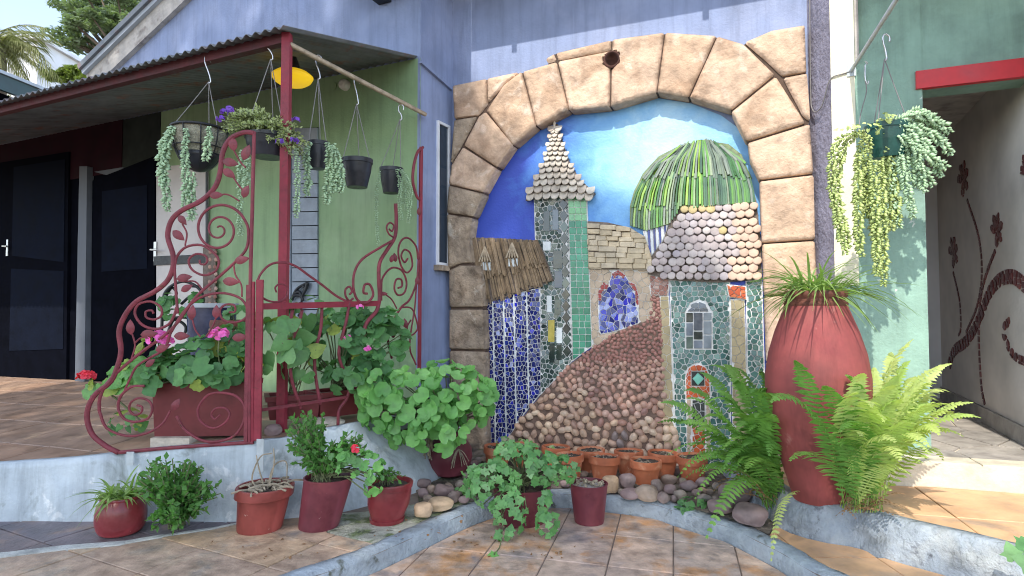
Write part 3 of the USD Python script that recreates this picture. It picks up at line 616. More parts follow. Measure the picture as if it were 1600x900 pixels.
li, ni = LinearNDInterpolator(FV[:, :2], FV[:, 2]), NearestNDInterpolator(FV[:, :2], FV[:, 2])
def floor_z(p): p = np.atleast_2d(p)[:, :2]; a = li(p); return np.where(np.isnan(a), ni(p), a)
outline = Polygon([tuple(FV[i * 6][:2]) for i in range(len(tp))] + [tuple(FV[i * 6 + 5][:2]) for i in reversed(range(len(tp)))]).buffer(-.012)
vis = Polygon([(-4.3, 3.0), (-.6, 3.0), (-.6, 4.8), (-6.6, 7.9), (-7.5, 7.0)])
for p_ in polys(outline.intersection(vis)): tiles(PF, p_, math.radians(-24.9), .40, .40, (.1, .05), -.007, .001, 'porch_tile', .007, floor_z)

# ================================================================== THE GREEN HOUSE on the right
GH = thing('green_house', GW.w(.2, 0), 'teal painted house corner with a red lintel over a passage on the right', 'house')
SW = Wall((2.0, 4.0), (1.99, 3.70))
obj('purple_wall', SW.rect(-.02, SW.len - .001, 0, 5, -.09, .0), 'purple_plaster', GH)
obj('pier', GW.rect(.002, .478, 0, 3.6, -.32, 0), 'teal_plaster', GH)
obj('cream_strip', GW.rect(-.002, .128, 1.25, 3.6, .0, .005), 'cream_paint', GH)
obj('header', GW.rect(.479, 1.4, 2.44, 3.6, -.28, -.022), 'teal_plaster', GH)
obj('header_face', GW.rect(.479, 1.4, 2.519, 3.6, -.021, -.004), 'teal_plaster', GH)
obj('lintel', GW.rect(.445, 1.4, 2.412, 2.518, -.02, .02), 'red_paint', GH)
obj('batten', GW.rect(.130, .150, 2.62, 3.29, .0, .03), 'board_white', GH)
obj('eave', GW.rect(.14, 3.0, 3.30, 3.38, -.5, 1.25), 'board_white', GH)
IW = Wall((4.06, 5.80), (2.70, 2.78))
obj('passage_wall', IW.rect(0, IW.len, 0, 2.8, -.12, 0), 'passage_paint', GH)
FW = Wall((2.3, 5.55), (4.1, 5.55)); obj('passage_end', FW.rect(0, 1.8, 0, 2.8, -.1, 0), 'white_wall', GH)
LW = Wall((2.43, 3.55), (2.62, 5.6)); obj('passage_side', LW.rect(.3, LW.len, 0, 2.8, -.1, 0), 'white_wall', GH)
obj('skirting', IW.rect(.2, IW.len, .29, .40, .001, .02), 'grey_paving', GH)
obj('ceiling', prism(Polygon([tuple(GW.w(.45, 0, -.28)[:2]), tuple(GW.w(1.2, 0, -.28)[:2]), (4.2, 5.7), (2.4, 5.7)]), 2.62, 2.7), 'board_white', GH)
pr = thing('washing_rod', at(1340, 108, 3.6), 'pale metal rod reaching from the cream strip out over the right hanging basket', 'rod')
r0, r1 = GW.w(.11, 2.575, .005), np.array([1.84, 2.85, 2.575]); rv = r1 - r0
obj('rod', tube([r0, r0 + rv * 1.5], .012, 8), 'galvanised', pr, True)
obj('wall_plate', GW.rect(.085, .135, 2.54, 2.61, .0055, .012), 'galvanised', pr)
hs = GW.w(.17, 2.56, .10); obj('hook', tube(spline([hs + [0, 0, .03], hs + [.014, 0, .015], hs, hs + [0, 0, -.08], hs + [.012, 0, -.11], hs + [.02, 0, -.09]], 5), .004, 6), 'steel', pr, True)
obj('chain', tube(spline([hs + [0, 0, -.09], hs + [.004, 0, -.16], hs + [-.05, -.03, -.30], hs + [-.10, -.08, -.46]], 5), .003, 5), 'wire', pr, True)
cb = thing('wall_cable', at(1275, 150, 3.8), 'thin grey cable looping down the purple wall beside the arch', 'cable')
cpts = [SW.w(.06, 3.3, .01), SW.w(.05, 2.6, .012), SW.w(.08, 2.42, .015), SW.w(.2, 2.40, .015), SW.w(.29, 2.52, .012), GW.w(.01, 2.55, .012), GW.w(.06, 2.56, .012), GW.w(.125, 2.575, .012)]
obj('cable', tube(spline(cpts, 8), .004, 6), 'wire', cb, True)

# mosaic flowers on the passage wall
FM = thing('flower_mosaic', IW.w(1.5, 1.0), 'dark red mosaic flowers on long curling stems on the passage wall', 'mosaic')
def shards(parent, name, poly, cell, d0, d1, m, gap=.003, seed=1, limit=10 ** 9, aniso=1.0, W=None, bev=.0012, tilt=0.0):
    """splits a polygon on wall W into irregular pieces, each a mesh of its own"""
    rg = np.random.default_rng(seed); n = 0; W = W or MW; made = []
    for p in polys(poly):
        x0, y0, x1, y1 = p.bounds; P = []
        cw, ch = cell, cell * aniso
        for iy in range(int((y1 - y0) / ch) + 3):
            for ix in range(int((x1 - x0) / cw) + 3):
                P.append((x0 - cw + (ix + .5 * (iy % 2)) * cw, y0 - ch + iy * ch))
        P = np.array(P) + rg.uniform(-.36, .36, (len(P), 2)) * [cw, ch]
        far = 50; P2 = np.vstack([P, [[-far, 0], [far, 0], [0, -far], [0, far]]])
        vo = Voronoi(P2)
        for i in range(len(P)):
            reg = vo.regions[vo.point_region[i]]
            if not reg or -1 in reg: continue
            for q_ in polys(Polygon(vo.vertices[reg]).intersection(p).buffer(-gap / 2, join_style=2)):
                if q_.area < cw * ch * .10: continue
                q_ = q_.simplify(.0012)
                me = bevel_prism(q_, d0, d1 + rg.uniform(-.0015, .0015), bev)
                if tilt:
                    v = me.vertices.copy(); cc = v.mean(0); top_ = v[:, 2] > (d0 + d1) / 2; ax = rg.normal(0, tilt, 2)
                    v[top_, 2] += ((v[top_, :2] - cc[:2]) * ax).sum(1); me.vertices = v
                made.append((q_.area, len(made), me, m(rg) if callable(m) else m)); n += 1
    made.sort(key=lambda k: (-k[0], k[1]))
    for _, _, me, mm in made[:290]: obj(name, W.put(me), mm, parent)
    for mm in sorted({k[3] for k in made[290:]}): obj(name + 's', W.put(cat([k[2] for k in made[290:] if k[3] == mm])), mm + '_mix', parent, kind='stuff')
    return n
def iwp(pts): return np.array([IW.sz(x, y) for x, y in pts])
for k, (fx, fy, fr) in enumerate([(1505, 282, 34), (1558, 362, 32), (1490, 396, 30), (1606, 268, 34)]):
    c0 = IW.sz(fx, fy); rr = abs(IW.sz(fx, fy - fr)[1] - c0[1])
    for j in range(6):
        a = math.radians(-60 + j * 48 + 0) + math.pi / 2 - math.radians(60); d = np.array([math.cos(a), math.sin(a)])
        if j == 5: d = np.array([0, -1.0])
        n_ = np.array([-d[1], d[0]]); L_ = rr * (1.0 if j < 5 else .8)
        pet = Polygon([c0, c0 + d * L_ * .35 + n_ * rr * .2, c0 + d * L_ * .8 + n_ * rr * .22, c0 + d * L_, c0 + d * L_ * .8 - n_ * rr * .22, c0 + d * L_ * .35 - n_ * rr * .2]).buffer(0)
        shards(FM, 'petal_shard', pet, .055, .001, .008, 'flower_shard', .004, 40 + k * 7 + j, W=IW)
for k, (pl, w) in enumerate([([(1512, 312), (1530, 370), (1535, 430), (1527, 480), (1510, 520)], .012), ([(1556, 392), (1545, 420), (1534, 460), (1530, 520), (1534, 600), (1540, 634)], .016), ([(1490, 425), (1500, 470), (1502, 512), (1498, 525)], .011),
                             ([(1484, 570), (1492, 548), (1512, 532), (1530, 500), (1545, 462), (1560, 440), (1582, 432), (1606, 448)], .05), ([(1606, 566), (1586, 556), (1572, 530), (1570, 512), (1580, 500)], .03)]):
    P = spline(iwp(pl), 8); ls = LineString(P)
    n_ = max(4, int(ls.length / (.05 if w < .02 else .075)))
    for i in range(n_):
        seg = shapely.ops.substring(ls, i / n_, (i + .8) / n_, normalized=True)
        q_ = seg.buffer(w, cap_style=2).simplify(.002)
        if w < .02: obj('stem_shard', IW.slab(q_, .001, .007), 'flower_shard', FM)
        else: shards(FM, 'stem_shard', q_.intersection(ls.buffer(w)), .05, .001, .008, 'flower_shard', .004, 90 + k * 31 + i, W=IW)

# ================================================================== STONE ARCH
DA = .12
AR = thing('stone_arch', MW.w(1.35, 0, 0), 'big arch of rough tan stone blocks framing the castle mural', 'arch')
STONES = [
 ('n', [(707, 134), (759, 123), (761, 163), (747, 180), (710, 185)]), ('n', [(761, 123), (813, 112), (788, 131), (762, 161)]),
 ('n', [(814, 112), (788, 132), (760, 172), (802, 227), (837, 196)]), ('n', [(817, 112), (869, 97), (888, 171), (838, 197)]),
 ('n', [(872, 96), (953, 80), (952, 166), (889, 172)]), ('n', [(868, 82), (954, 62), (954, 79), (872, 94)]), ('n', [(852, 91), (865, 83), (869, 94), (856, 98)]),
 ('n', [(957, 62), (1037, 51), (1025, 145), (954, 166)]), ('n', [(1040, 51), (1119, 56), (1075, 152), (1027, 144)]),
 ('n', [(1121, 57), (1161, 69), (1210, 116), (1142, 172), (1078, 152)]), ('n', [(1164, 66), (1206, 48), (1257, 39), (1260, 112), (1223, 119), (1199, 96)]),
 ('n', [(1224, 122), (1261, 115), (1266, 190), (1255, 181)]), ('n', [(1212, 120), (1258, 192), (1166, 221), (1143, 175)]),
 ('n', [(1168, 224), (1265, 194), (1271, 270), (1186, 281), (1172, 250)]), ('n', [(1187, 284), (1271, 274), (1273, 374), (1190, 379)]),
 ('n', [(1191, 382), (1273, 377), (1277, 455), (1194, 461)]), ('n', [(1194, 464), (1277, 458), (1281, 560), (1197, 566)]), ('n', [(1197, 569), (1281, 563), (1284, 640), (1199, 645)]), ('n', [(1199, 648), (1284, 643), (1288, 735), (1201, 735)]),
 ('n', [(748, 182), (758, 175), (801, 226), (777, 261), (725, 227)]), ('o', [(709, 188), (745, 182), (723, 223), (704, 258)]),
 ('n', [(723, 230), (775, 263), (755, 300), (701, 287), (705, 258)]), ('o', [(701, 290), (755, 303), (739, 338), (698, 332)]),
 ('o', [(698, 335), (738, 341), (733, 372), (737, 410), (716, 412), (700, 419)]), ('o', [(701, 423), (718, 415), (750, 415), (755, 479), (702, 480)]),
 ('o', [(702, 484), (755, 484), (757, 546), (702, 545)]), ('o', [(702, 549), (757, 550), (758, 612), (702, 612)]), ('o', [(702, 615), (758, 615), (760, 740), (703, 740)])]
allp = []
for k, (kind, pts) in enumerate(STONES):
    pl = MW.poly(pts, DA); allp.append(pl); q_ = pl.buffer(-.007, join_style=1).buffer(.0085)
    m = pillow(q_, .0, DA + .010 - (.012 if k in (5, 6) else 0), .018, .022, .018, k + 1, 8.0)
    hc = MW.sz(956, 93, DA)
    if k in (4, 7):      # the drilled hole at the joint near the top
        v = m.vertices.copy(); dd = np.linalg.norm(v[:, :2] - hc, axis=1); v[dd < .058, 2] -= .07; m.vertices = v
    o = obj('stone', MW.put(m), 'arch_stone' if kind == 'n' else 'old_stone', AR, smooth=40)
    if k == 7:
        hm = lathe([(.066, .004), (.058, .012), (.050, .010), (.044, -.02), (.034, -.05), (.01, -.056)], 20, cap=False); hm.apply_translation([*hc, DA]); obj('hole', MW.put(hm), 'hole_dark', o, True, label='round dark hole in the stone')
hole_ = Point(*MW.sz(956, 93, DA)).buffer(.055)
mort = unary_union([p.buffer(.02) for p in allp]).buffer(-.024).difference(hole_)
obj('mortar', MW.slab(mort, -.004, .104), 'mortar', AR)

# ================================================================== CASTLE MURAL in relief
MU = thing('castle_mural', MW.w(1.34, 0, 0), 'mosaic castle mural with towers, glass dome and pebble path inside the stone arch', 'mural')
sky_px = [(738, 378), (745, 345), (757, 318), (775, 285), (800, 250), (830, 222), (870, 198), (910, 183), (960, 173), (1020, 163), (1075, 172), (1120, 190), (1150, 212), (1172, 245), (1185, 285), (1190, 380), (1190, 430), (740, 430)]
skyp = MW.poly(sky_px, 0).union(MW.poly([(757, 430), (1192, 430), (1196, 735), (757, 735)], 0)).buffer(.05)
obj('painted_panel', MW.slab(skyp, -.007, .0), 'painted_sky', MU)
def base(name, pts, d1, m='grout', d0=.0005): return obj(name, MW.slab(MW.poly(pts).buffer(.004), d0, d1), m, MU)
def region(pts): return MW.poly(pts)

# tower walls
tl = [(836, 308), (888, 302), (892, 470), (896, 562), (846, 616), (846, 455), (838, 380)]
tw = base('tower_wall', tl, .018)
dcol = [(868, 303), (888, 302), (897, 560), (880, 580)]
dia = unary_union([region([(882 + i * .42 - 7.4, 320 + i * 17.6), (882 + i * .42, 309.6 + i * 17.6), (882 + i * .42 + 7.4, 320 + i * 17.6), (882 + i * .42, 330.4 + i * 17.6)]) for i in range(14)])
shards(tw, 'mirror_tile', region(tl).difference(dia), .036, .0185, .025, 'mirror_tile', .006, 3, tilt=.12)
for i in range(14):                                       # the column of dark diamonds
    y = 320 + i * 17.6; x = 882 + (y - 320) * .024; dx, dy = 6.6, 9.2
    q_ = region([(x - dx, y), (x, y - dy), (x + dx, y), (x, y + dy)]); obj('diamond_tile', MW.put(bevel_prism(q_, .019, .028, .0015)), 'dark_tile' if i % 5 != 2 else 'mirror_tile', tw)
for x0, y0, x1, y1, mm in [(851, 330, 860, 362, 'dark_tile'), (865, 328, 874, 360, 'grey_shard'), (850, 378, 862, 392, 'white_tile'), (866, 392, 880, 420, 'dark_tile'), (868, 424, 880, 450, 'grey_shard'), (856, 462, 864, 488, 'white_tile'), (868, 468, 878, 492, 'mirror_tile'),
                           (858, 500, 868, 534, 'yellow_tile'), (871, 512, 880, 536, 'white_tile'), (860, 536, 868, 566, 'dark_tile'), (871, 538, 879, 562, 'dark_tile')]:
    obj('window_tile', MW.put(bevel_prism(region([(x0, y0), (x1, y0), (x1, y1), (x0, y1)]), .019, .029, .0015)), mm, tw)
tg = [(888, 302), (917, 303), (921, 420), (926, 540), (896, 563), (892, 470)]
gw = base('green_wall', tg, .018)
nr = 25
for r_ in range(nr):
    y0, y1 = 304 + r_ * 10.4, 304 + (r_ + 1) * 10.4
    def xl(y): return 888.5 + (y - 302) * .031
    def xr(y): return 917 + (y - 302) * .036
    cuts = [0, .36 + rng.uniform(-.06, .06), .68 + rng.uniform(-.06, .06), 1]
    for c_ in range(3):
        q_ = region([(xl(y0) + (xr(y0) - xl(y0)) * cuts[c_], y0), (xl(y0) + (xr(y0) - xl(y0)) * cuts[c_ + 1], y0), (xl(y1) + (xr(y1) - xl(y1)) * cuts[c_ + 1], y1), (xl(y1) + (xr(y1) - xl(y1)) * cuts[c_], y1)]).intersection(region(tg)).buffer(-.0028, join_style=2)
        for p_ in polys(q_):
            if p_.area > 3e-4: obj('green_tile', MW.put(bevel_prism(p_, .0185, .0255 + rng.uniform(-.002, .002), .0012)), 'light_green_tile' if y0 < 340 else 'green_tile', gw)
# tower roof of scalloped shingles
troof = [(867, 196), (872, 196), (880, 225), (890, 254), (905, 280), (930, 303), (926, 309), (905, 306), (880, 303), (852, 306), (824, 314), (843, 277), (855, 250), (862, 225)]
tr_ = base('tower_roof', troof, .03, 'dark_grout')
ys = [312]; 
while ys[-1] > 208: ys.append(ys[-1] - max(4.5, 11.0 * (.42 + .58 * (ys[-1] - 195) / 117)))
for k, y in enumerate(ys):
    xL = np.interp(y, [196, 225, 250, 277, 312], [866, 861, 854, 843, 825]); xR = np.interp(y, [196, 225, 254, 280, 305], [872, 880, 890, 905, 929])
    n = max(1, round((xR - xL) / max(7.5, 13.5 * (.35 + .65 * (y - 195) / 117)))); wd = (xR - xL) / n
    for i in range(n + (k % 2)):
        x = xL + (i + (.5 if k % 2 == 0 else 0)) * wd; yc = y - 5 + 3 * ((x - xL) / (xR - xL) - .5) ** 2 * 4 * (1 if y > 260 else .3)
        s, z = MW.sz(x, yc); hw = wd * .56 / 225; hh = hw * 1.25
        a = np.linspace(math.pi, 2 * math.pi, 8); pl_ = np.array([(hw * math.cos(t_), hh * math.sin(t_)) for t_ in a] + [(hw, hh * .7), (-hw, hh * .7)])
        m = bevel_prism(Polygon(pl_), 0, .009, .002); ang = math.radians(-rng.uniform(26, 38)); M = trimesh.transformations.rotation_matrix(ang, [1, 0, 0]) @ trimesh.transformations.rotation_matrix(rng.uniform(-.12, .12), [0, 0, 1])
        m.apply_transform(M); m.apply_translation([s, z, .045 + .008 * math.sin(math.pi * (x - xL) / max(xR - xL, 1))]); obj('shingle', MW.put(m), 'shingle', tr_)
fin = lathe([(.012, -.03), (.008, 0), (.012, .012), (.003, .035)], 8); fin.apply_transform(trimesh.transformations.rotation_matrix(-math.pi / 2, [1, 0, 0])); fs = MW.sz(869, 198); fin.apply_translation([fs[0], fs[1], .045]); obj('finial', MW.put(fin), 'shingle', tr_)

# thatched roof of sticks with two small dormers
th_px = [(735, 372), (790, 374), (842, 377), (851, 396), (866, 438), (838, 448), (800, 461), (757, 475), (755, 440), (750, 415), (738, 400)]
tb = base('thatched_roof', th_px, .03, 'dark_grout')
for row, (f0, f1, n) in enumerate([(0.45, 1.03, 46), (0.0, .62, 44)]):
    for i in range(n):
        u_ = (i + rng.uniform(.1, .9)) / n
        A = np.array([735 + u_ * 108, 372 + u_ * 5]); B = np.array([752 + u_ * 114, 477 - u_ * 38])
        if u_ < .18: A[1] += 0; B = np.array([750 + u_ * 110, 440 + 190 * u_])
        f0j, f1j = f0 + rng.uniform(-.06, .06), f1 + rng.uniform(-.10, .06)
        a, b_ = A + (B - A) * max(f0j, -.01), A + (B - A) * min(f1j, 1.05)
        pa, pb = MW.w(*MW.sz(*a), .040 + .012 * row + rng.uniform(0, .006)), MW.w(*MW.sz(*b_), .036 + .014 * row + rng.uniform(0, .012))
        obj('stick', tube([pa, (pa + pb) / 2 + nrg.normal(0, .003, 3), pb], rng.uniform(.0055, .010), 5), 'thatch', tb)
for x, y in ((764, 402), (806, 396)):
    dm = obj('dormer', MW.slab(region([(x - 8, y + 6), (x, y - 14), (x + 9, y + 5)]), .05, .075), 'thatch', MU)
    for i in range(5):
        pa, pb = MW.w(*MW.sz(x, y - 15), .082), MW.w(*MW.sz(x - 9 + i * 4.6, y + 8), .084); obj('stick', tube([pa, pb], .006, 5), 'pale_stick', dm)
    for i in range(3): obj('tile', MW.put(bevel_prism(region([(x - 7 + i * 5, y + 9), (x - 3 + i * 5, y + 8.5), (x - 3 + i * 5, y + 21), (x - 7 + i * 5, y + 21)]), .05, .062, .001)), 'white_tile', dm)

# blue house front: shards between four white upright lines
bh = [(757, 474), (800, 461), (845, 450), (846, 614), (820, 645), (790, 692), (780, 735), (758, 735)]
bw = base('blue_wall', bh, .018, 'grout')
bp_ = region(bh); lines = []
for x in (773, 790, 806, 826): lines.append(LineString([MW.sz(x - 2, 440), MW.sz(x + 4, 740)]).buffer(.0042))
shards(bw, 'blue_shard', bp_.difference(unary_union(lines)), .027, .0185, .025, lambda r: 'blue_shard' if r.random() < .9 else 'blue_bright', .0055, 5, aniso=1.35, tilt=.1)
for l_ in lines: obj('white_line', MW.slab(l_.intersection(bp_), .018, .0265), 'white_tile', bw)

# cream coursed stone roof and the beige wall with the blue window
cr = [(920, 347), (950, 349), (985, 357), (1008, 371), (1018, 400), (1020, 421), (922, 420)]
cw = base('cream_roof', cr, .024, 'dark_grout')
y = 350.0; k = 0; crp = region(cr).buffer(.006)
while y < 421:
    hgt = rng.uniform(7.5, 9.5); x = 914 + rng.uniform(-6, 4)
    while x < 1024:
        wd = rng.uniform(13, 30); dy = (x - 920) * .10 * (1 - (y - 348) / 75)
        q_ = region([(x, y + dy), (x + wd, y + dy + rng.uniform(-.8, .8)), (x + wd, y + dy + hgt), (x, y + dy + hgt + rng.uniform(-.8, .8))]).intersection(crp).buffer(-.0022)
        for p_ in polys(q_):
            if p_.area > 2e-4: obj('flat_stone', MW.put(bevel_prism(p_.simplify(.002), .02, .045 + rng.uniform(-.008, .012), .005)), 'flat_stone', cw)
        x += wd
    y += hgt; k += 1
bwl = [(922, 421), (1018, 422), (1018, 462), (1032, 500), (1016, 500), (968, 518), (926, 545)]
winp = [(938, 522), (936, 480), (937, 455), (944, 442), (952, 446), (958, 428), (967, 423), (977, 430), (984, 441), (993, 445), (998, 462), (998, 505), (968, 516)]
be = base('beige_wall', bwl, .016, 'grout')
shards(be, 'beige_tile', region(bwl).difference(region(winp).buffer(.004)), .055, .0165, .024, 'beige_tile', .0045, 9)
bwn = base('blue_window', winp, .022, 'grout')
top_red = region([(936, 470), (936, 452), (945, 439), (953, 444), (950, 452), (942, 456), (941, 470)]).union(region([(957, 428), (967, 420), (979, 430), (975, 436), (967, 429), (961, 436)])).union(region([(982, 441), (992, 442), (1000, 460), (1000, 480), (995, 478), (993, 456)]))
shards(bwn, 'blue_shard', region(winp).difference(top_red), .022, .0225, .030, lambda r: 'blue_bright' if r.random() < .5 else 'blue_shard', .0048, 12, aniso=2.8, tilt=.1)
shards(bwn, 'red_shard', top_red.intersection(region(winp).buffer(.004)), .034, .0225, .031, 'red_shard', .004, 13)

# green glass dome
dome_px = [(986, 352), (986, 322), (992, 300), (1006, 272), (1030, 246), (1065, 228), (1105, 222), (1138, 227), (1158, 243), (1171, 275), (1181, 316), (1120, 322), (1064, 328), (1046, 350), (1012, 360)]
db = base('glass_dome', dome_px, .022, 'dome_grout'); dp = region(dome_px).buffer(.006)
cxp, topy = 1098.0, 222.0
def dome_pt(u_, v):      # u -1..1 across, v 0 top .. 1 bottom
    hw = np.interp(v, [0, .08, .2, .4, .6, .8, 1.0], [34, 56, 76, 96, 108, 114, 114]) if u_ < 0 else np.interp(v, [0, .08, .2, .4, .6, .8, 1], [30, 54, 70, 83, 88, 88, 86])
    return cxp + u_ * hw + 4 * v, topy + v * 140 + 10 * u_ * u_ * (1 - v)
for tier, (v0, v1, n) in enumerate([(.0, .40, 44), (.36, .74, 54), (.70, 1.06, 58)]):
    for i in range(n):
        u_ = -1.02 + 2.04 * (i + rng.uniform(.36, .64)) / n; a0, a1 = v0 + rng.uniform(-.03, .03), v1 + rng.uniform(-.03, .03)
        pts = [dome_pt(u_, a0 + (a1 - a0) * t_) for t_ in (0, .5, 1)]
        ls = LineString([MW.sz(*p_) for p_ in pts]); 
        if dp.distance(ls.interpolate(.5, normalized=True)) > .02: continue
        ls = ls.intersection(dp)
        if ls.is_empty or ls.geom_type != 'LineString' or ls.length < .03: continue
        co = list(ls.coords); dd = .030 + .03 * (1 - u_ * u_) - .006 * tier + rng.uniform(0, .005)
        w_ = rng.uniform(.005, .0078); grey = tier == 0 and rng.random() < .5 or rng.random() < .16
        m = cat([]) if False else None
        strip = ls.buffer(w_, cap_style=2)
        for p_ in polys(strip)[:1]: 
            me = bevel_prism(p_.simplify(.001), 0, .008, .002); v = me.vertices.copy(); v[:, 2] += dd + (v[:, 0] - v[:, 0].mean()) * rng.uniform(-.3, .3); me.vertices = v
            obj('glass_strip', MW.put(me), 'grey_rod' if grey else 'glass_rod', db)
# striped blue patch between roof and dome
st = [(1006, 362), (1044, 352), (1036, 376), (1022, 396), (1016, 402), (1010, 382)]
sb_ = base('striped_patch', st, .02, 'grout')
for i in range(9):
    x = 1008 + i * 4.3; q_ = region([(x, 352), (x + 3.2, 351), (x + 6.2, 402), (x + 3.0, 403)]).intersection(region(st))
    for p_ in polys(q_): obj('stripe', MW.put(bevel_prism(p_, .0205, .029, .001)), 'blue_shard' if i % 2 else 'white_tile', sb_)

# stone roof of round overlapping discs
ro = [(1062, 330), (1100, 324), (1140, 320), (1181, 315), (1188, 380), (1190, 436), (1120, 441), (1050, 437), (1014, 428), (1022, 398), (1038, 378), (1048, 350)]
rb = base('disc_roof', ro, .03, 'dark_grout'); rp = region(ro).buffer(.012)
rows = 10
for r_ in range(rows):
    v = (rows - 1 - r_) / (rows - 1); y = 330 + v * 102
    for i in range(16):
        x = 1012 + (i + (.5 if r_ % 2 else 0)) * 13.2 ; yy = y - (x - 1060) * .055 * (1 - v) + (x > 1060) * 0
        s, z = MW.sz(x + rng.uniform(-1.2, 1.2), yy + rng.uniform(-1, 1))
        if not rp.buffer(-.012).contains(Point(s, z)): continue
        rr = .033 * rng.uniform(.86, 1.08)
        m = lathe([(rr * .96, -.004), (rr, .003), (rr * .92, .009), (rr * .6, .0135)], 10); m.apply_transform(trimesh.transformations.rotation_matrix(-rng.uniform(.22, .36), [1, 0, 0])); m.apply_transform(trimesh.transformations.rotation_matrix(rng.uniform(-.3, .3), [0, 0, 1]))
        m.apply_translation([s, z, .05 + .002 * (9 - r_) * 0])
        kind = 'yellow_disc' if (v < .05 and x < 1120) or rng.random() < .02 else ('peach_disc' if x > 1146 + rng.uniform(-8, 8) else 'roof_disc')
        obj('roof_disc', MW.put(m), kind, rb, smooth=35)

# chimney of little bricks, dark pebble strip, pillars, teal walls
ch = [(1016, 430), (1046, 436), (1044, 462), (1018, 462)]
cb_ = base('brick_chimney', ch, .02, 'grout')
shards(cb_, 'small_brick', region(ch), .040, .0205, .03, 'brown_brick', .004, 21, aniso=.55)
lp = [(1031, 463), (1045, 463), (1050, 560), (1055, 700), (1038, 700), (1034, 560)]
l_ = base('left_pillar', lp, .02, 'grout'); shards(l_, 'pillar_tile', region(lp), .065, .0205, .027, 'pillar_tile', .004, 22)
tpx = [(1047, 438), (1140, 441), (1141, 560), (1142, 735), (1058, 735), (1052, 560)]
arw = [(1072, 545), (1072, 488), (1080, 474), (1092, 469), (1104, 474), (1112, 488), (1113, 545)]
orn = [(1073, 640), (1072, 588), (1077, 574), (1090, 567), (1103, 574), (1109, 588), (1110, 640)]
dor = [(1074, 640), (1109, 640), (1110, 715), (1075, 715)]
te = base('teal_wall', tpx, .016, 'grout')
shards(te, 'teal_shard', region(tpx).difference(region(arw).union(region(orn)).union(region(dor)).buffer(.004)), .037, .0165, .024, 'teal_shard', .0062, 23, tilt=.1)
aw = base('arched_window', arw, .02, 'grout')
for (x0, y0, x1, y1, mm) in [(1073, 489, 1083, 503, 'dark_tile'), (1085, 489, 1098, 516, 'grey_shard'), (1100, 489, 1112, 500, 'grey_shard'), (1073, 505, 1083, 524, 'grey_shard'), (1073, 526, 1083, 544, 'mirror_tile'), (1085, 518, 1098, 530, 'dark_tile'), (1085, 532, 1098, 544, 'grey_shard'), (1100, 502, 1112, 522, 'grey_shard'), (1100, 524, 1112, 544, 'grey_shard')]:
    obj('window_tile', MW.put(bevel_prism(region([(x0, y0), (x1, y0), (x1, y1), (x0, y1)]), .0205, .029, .0015)), mm, aw)
shards(aw, 'window_tile', region([(1073, 487), (1081, 475), (1092, 471), (1103, 475), (1111, 487)]), .05, .0205, .028, 'grey_shard', .004, 24)
ow = base('orange_niche', orn, .02, 'grout')
sq = region([(1081, 580), (1101, 580), (1101, 602), (1081, 602)]); di = region([(1083, 591), (1091, 582), (1100, 591), (1091, 601)])
obj('dark_square', MW.put(prism(sq.difference(di.buffer(.002)), .0205, .027)), 'dark_tile', ow); obj('mint_diamond', MW.put(bevel_prism(di, .0205, .031, .002)), 'mint_tile', ow)
shards(ow, 'orange_tile', region(orn).intersection(region([(1060, 560), (1120, 560), (1120, 622), (1060, 622)])).difference(sq.buffer(.003)), .036, .0205, .029, 'orange_shard', .005, 25)
dw = base('little_door', dor, .02, 'grout')
for x0, x1 in ((1073.5, 1080), (1103.5, 1110)): shards(dw, 'jamb_tile', region([(x0, 624), (x1, 624), (x1 + .5, 714), (x0 + .5, 714)]), .05, .0205, .03, 'beige_tile', .004, int(x0))
shards(dw, 'door_shard', region([(1082, 624), (1102, 624), (1102, 664), (1082, 664)]), .045, .0205, .029, 'dark_tile', .006, 27)
shards(dw, 'orange_tile', region([(1082, 665), (1102, 665), (1103, 712), (1082, 712)]), .04, .0205, .029, 'orange_shard', .006, 28)
rp_ = [(1142, 468), (1163, 468), (1166, 580), (1168, 735), (1146, 735), (1144, 580)]
r__ = base('right_pillar', rp_, .02, 'grout'); shards(r__, 'pillar_tile', region(rp_), .06, .0205, .03, 'pillar_tile', .004, 29)
cap = [(1136, 445), (1165, 448), (1166, 468), (1140, 464)]; cc_ = base('pillar_cap', cap, .03, 'grout'); shards(cc_, 'small_brick', region(cap), .05, .0305, .045, 'orange_shard', .004, 30, aniso=.55)
rt = [(1166, 440), (1190, 437), (1194, 580), (1198, 735), (1170, 735), (1168, 580)]
rw_ = base('right_teal_wall', rt, .014, 'grout'); shards(rw_, 'teal_shard', region(rt), .038, .0145, .022, 'teal_shard', .007, 31, tilt=.1)
dst = [(1018, 463), (1030, 463), (1033, 502), (1020, 500)]

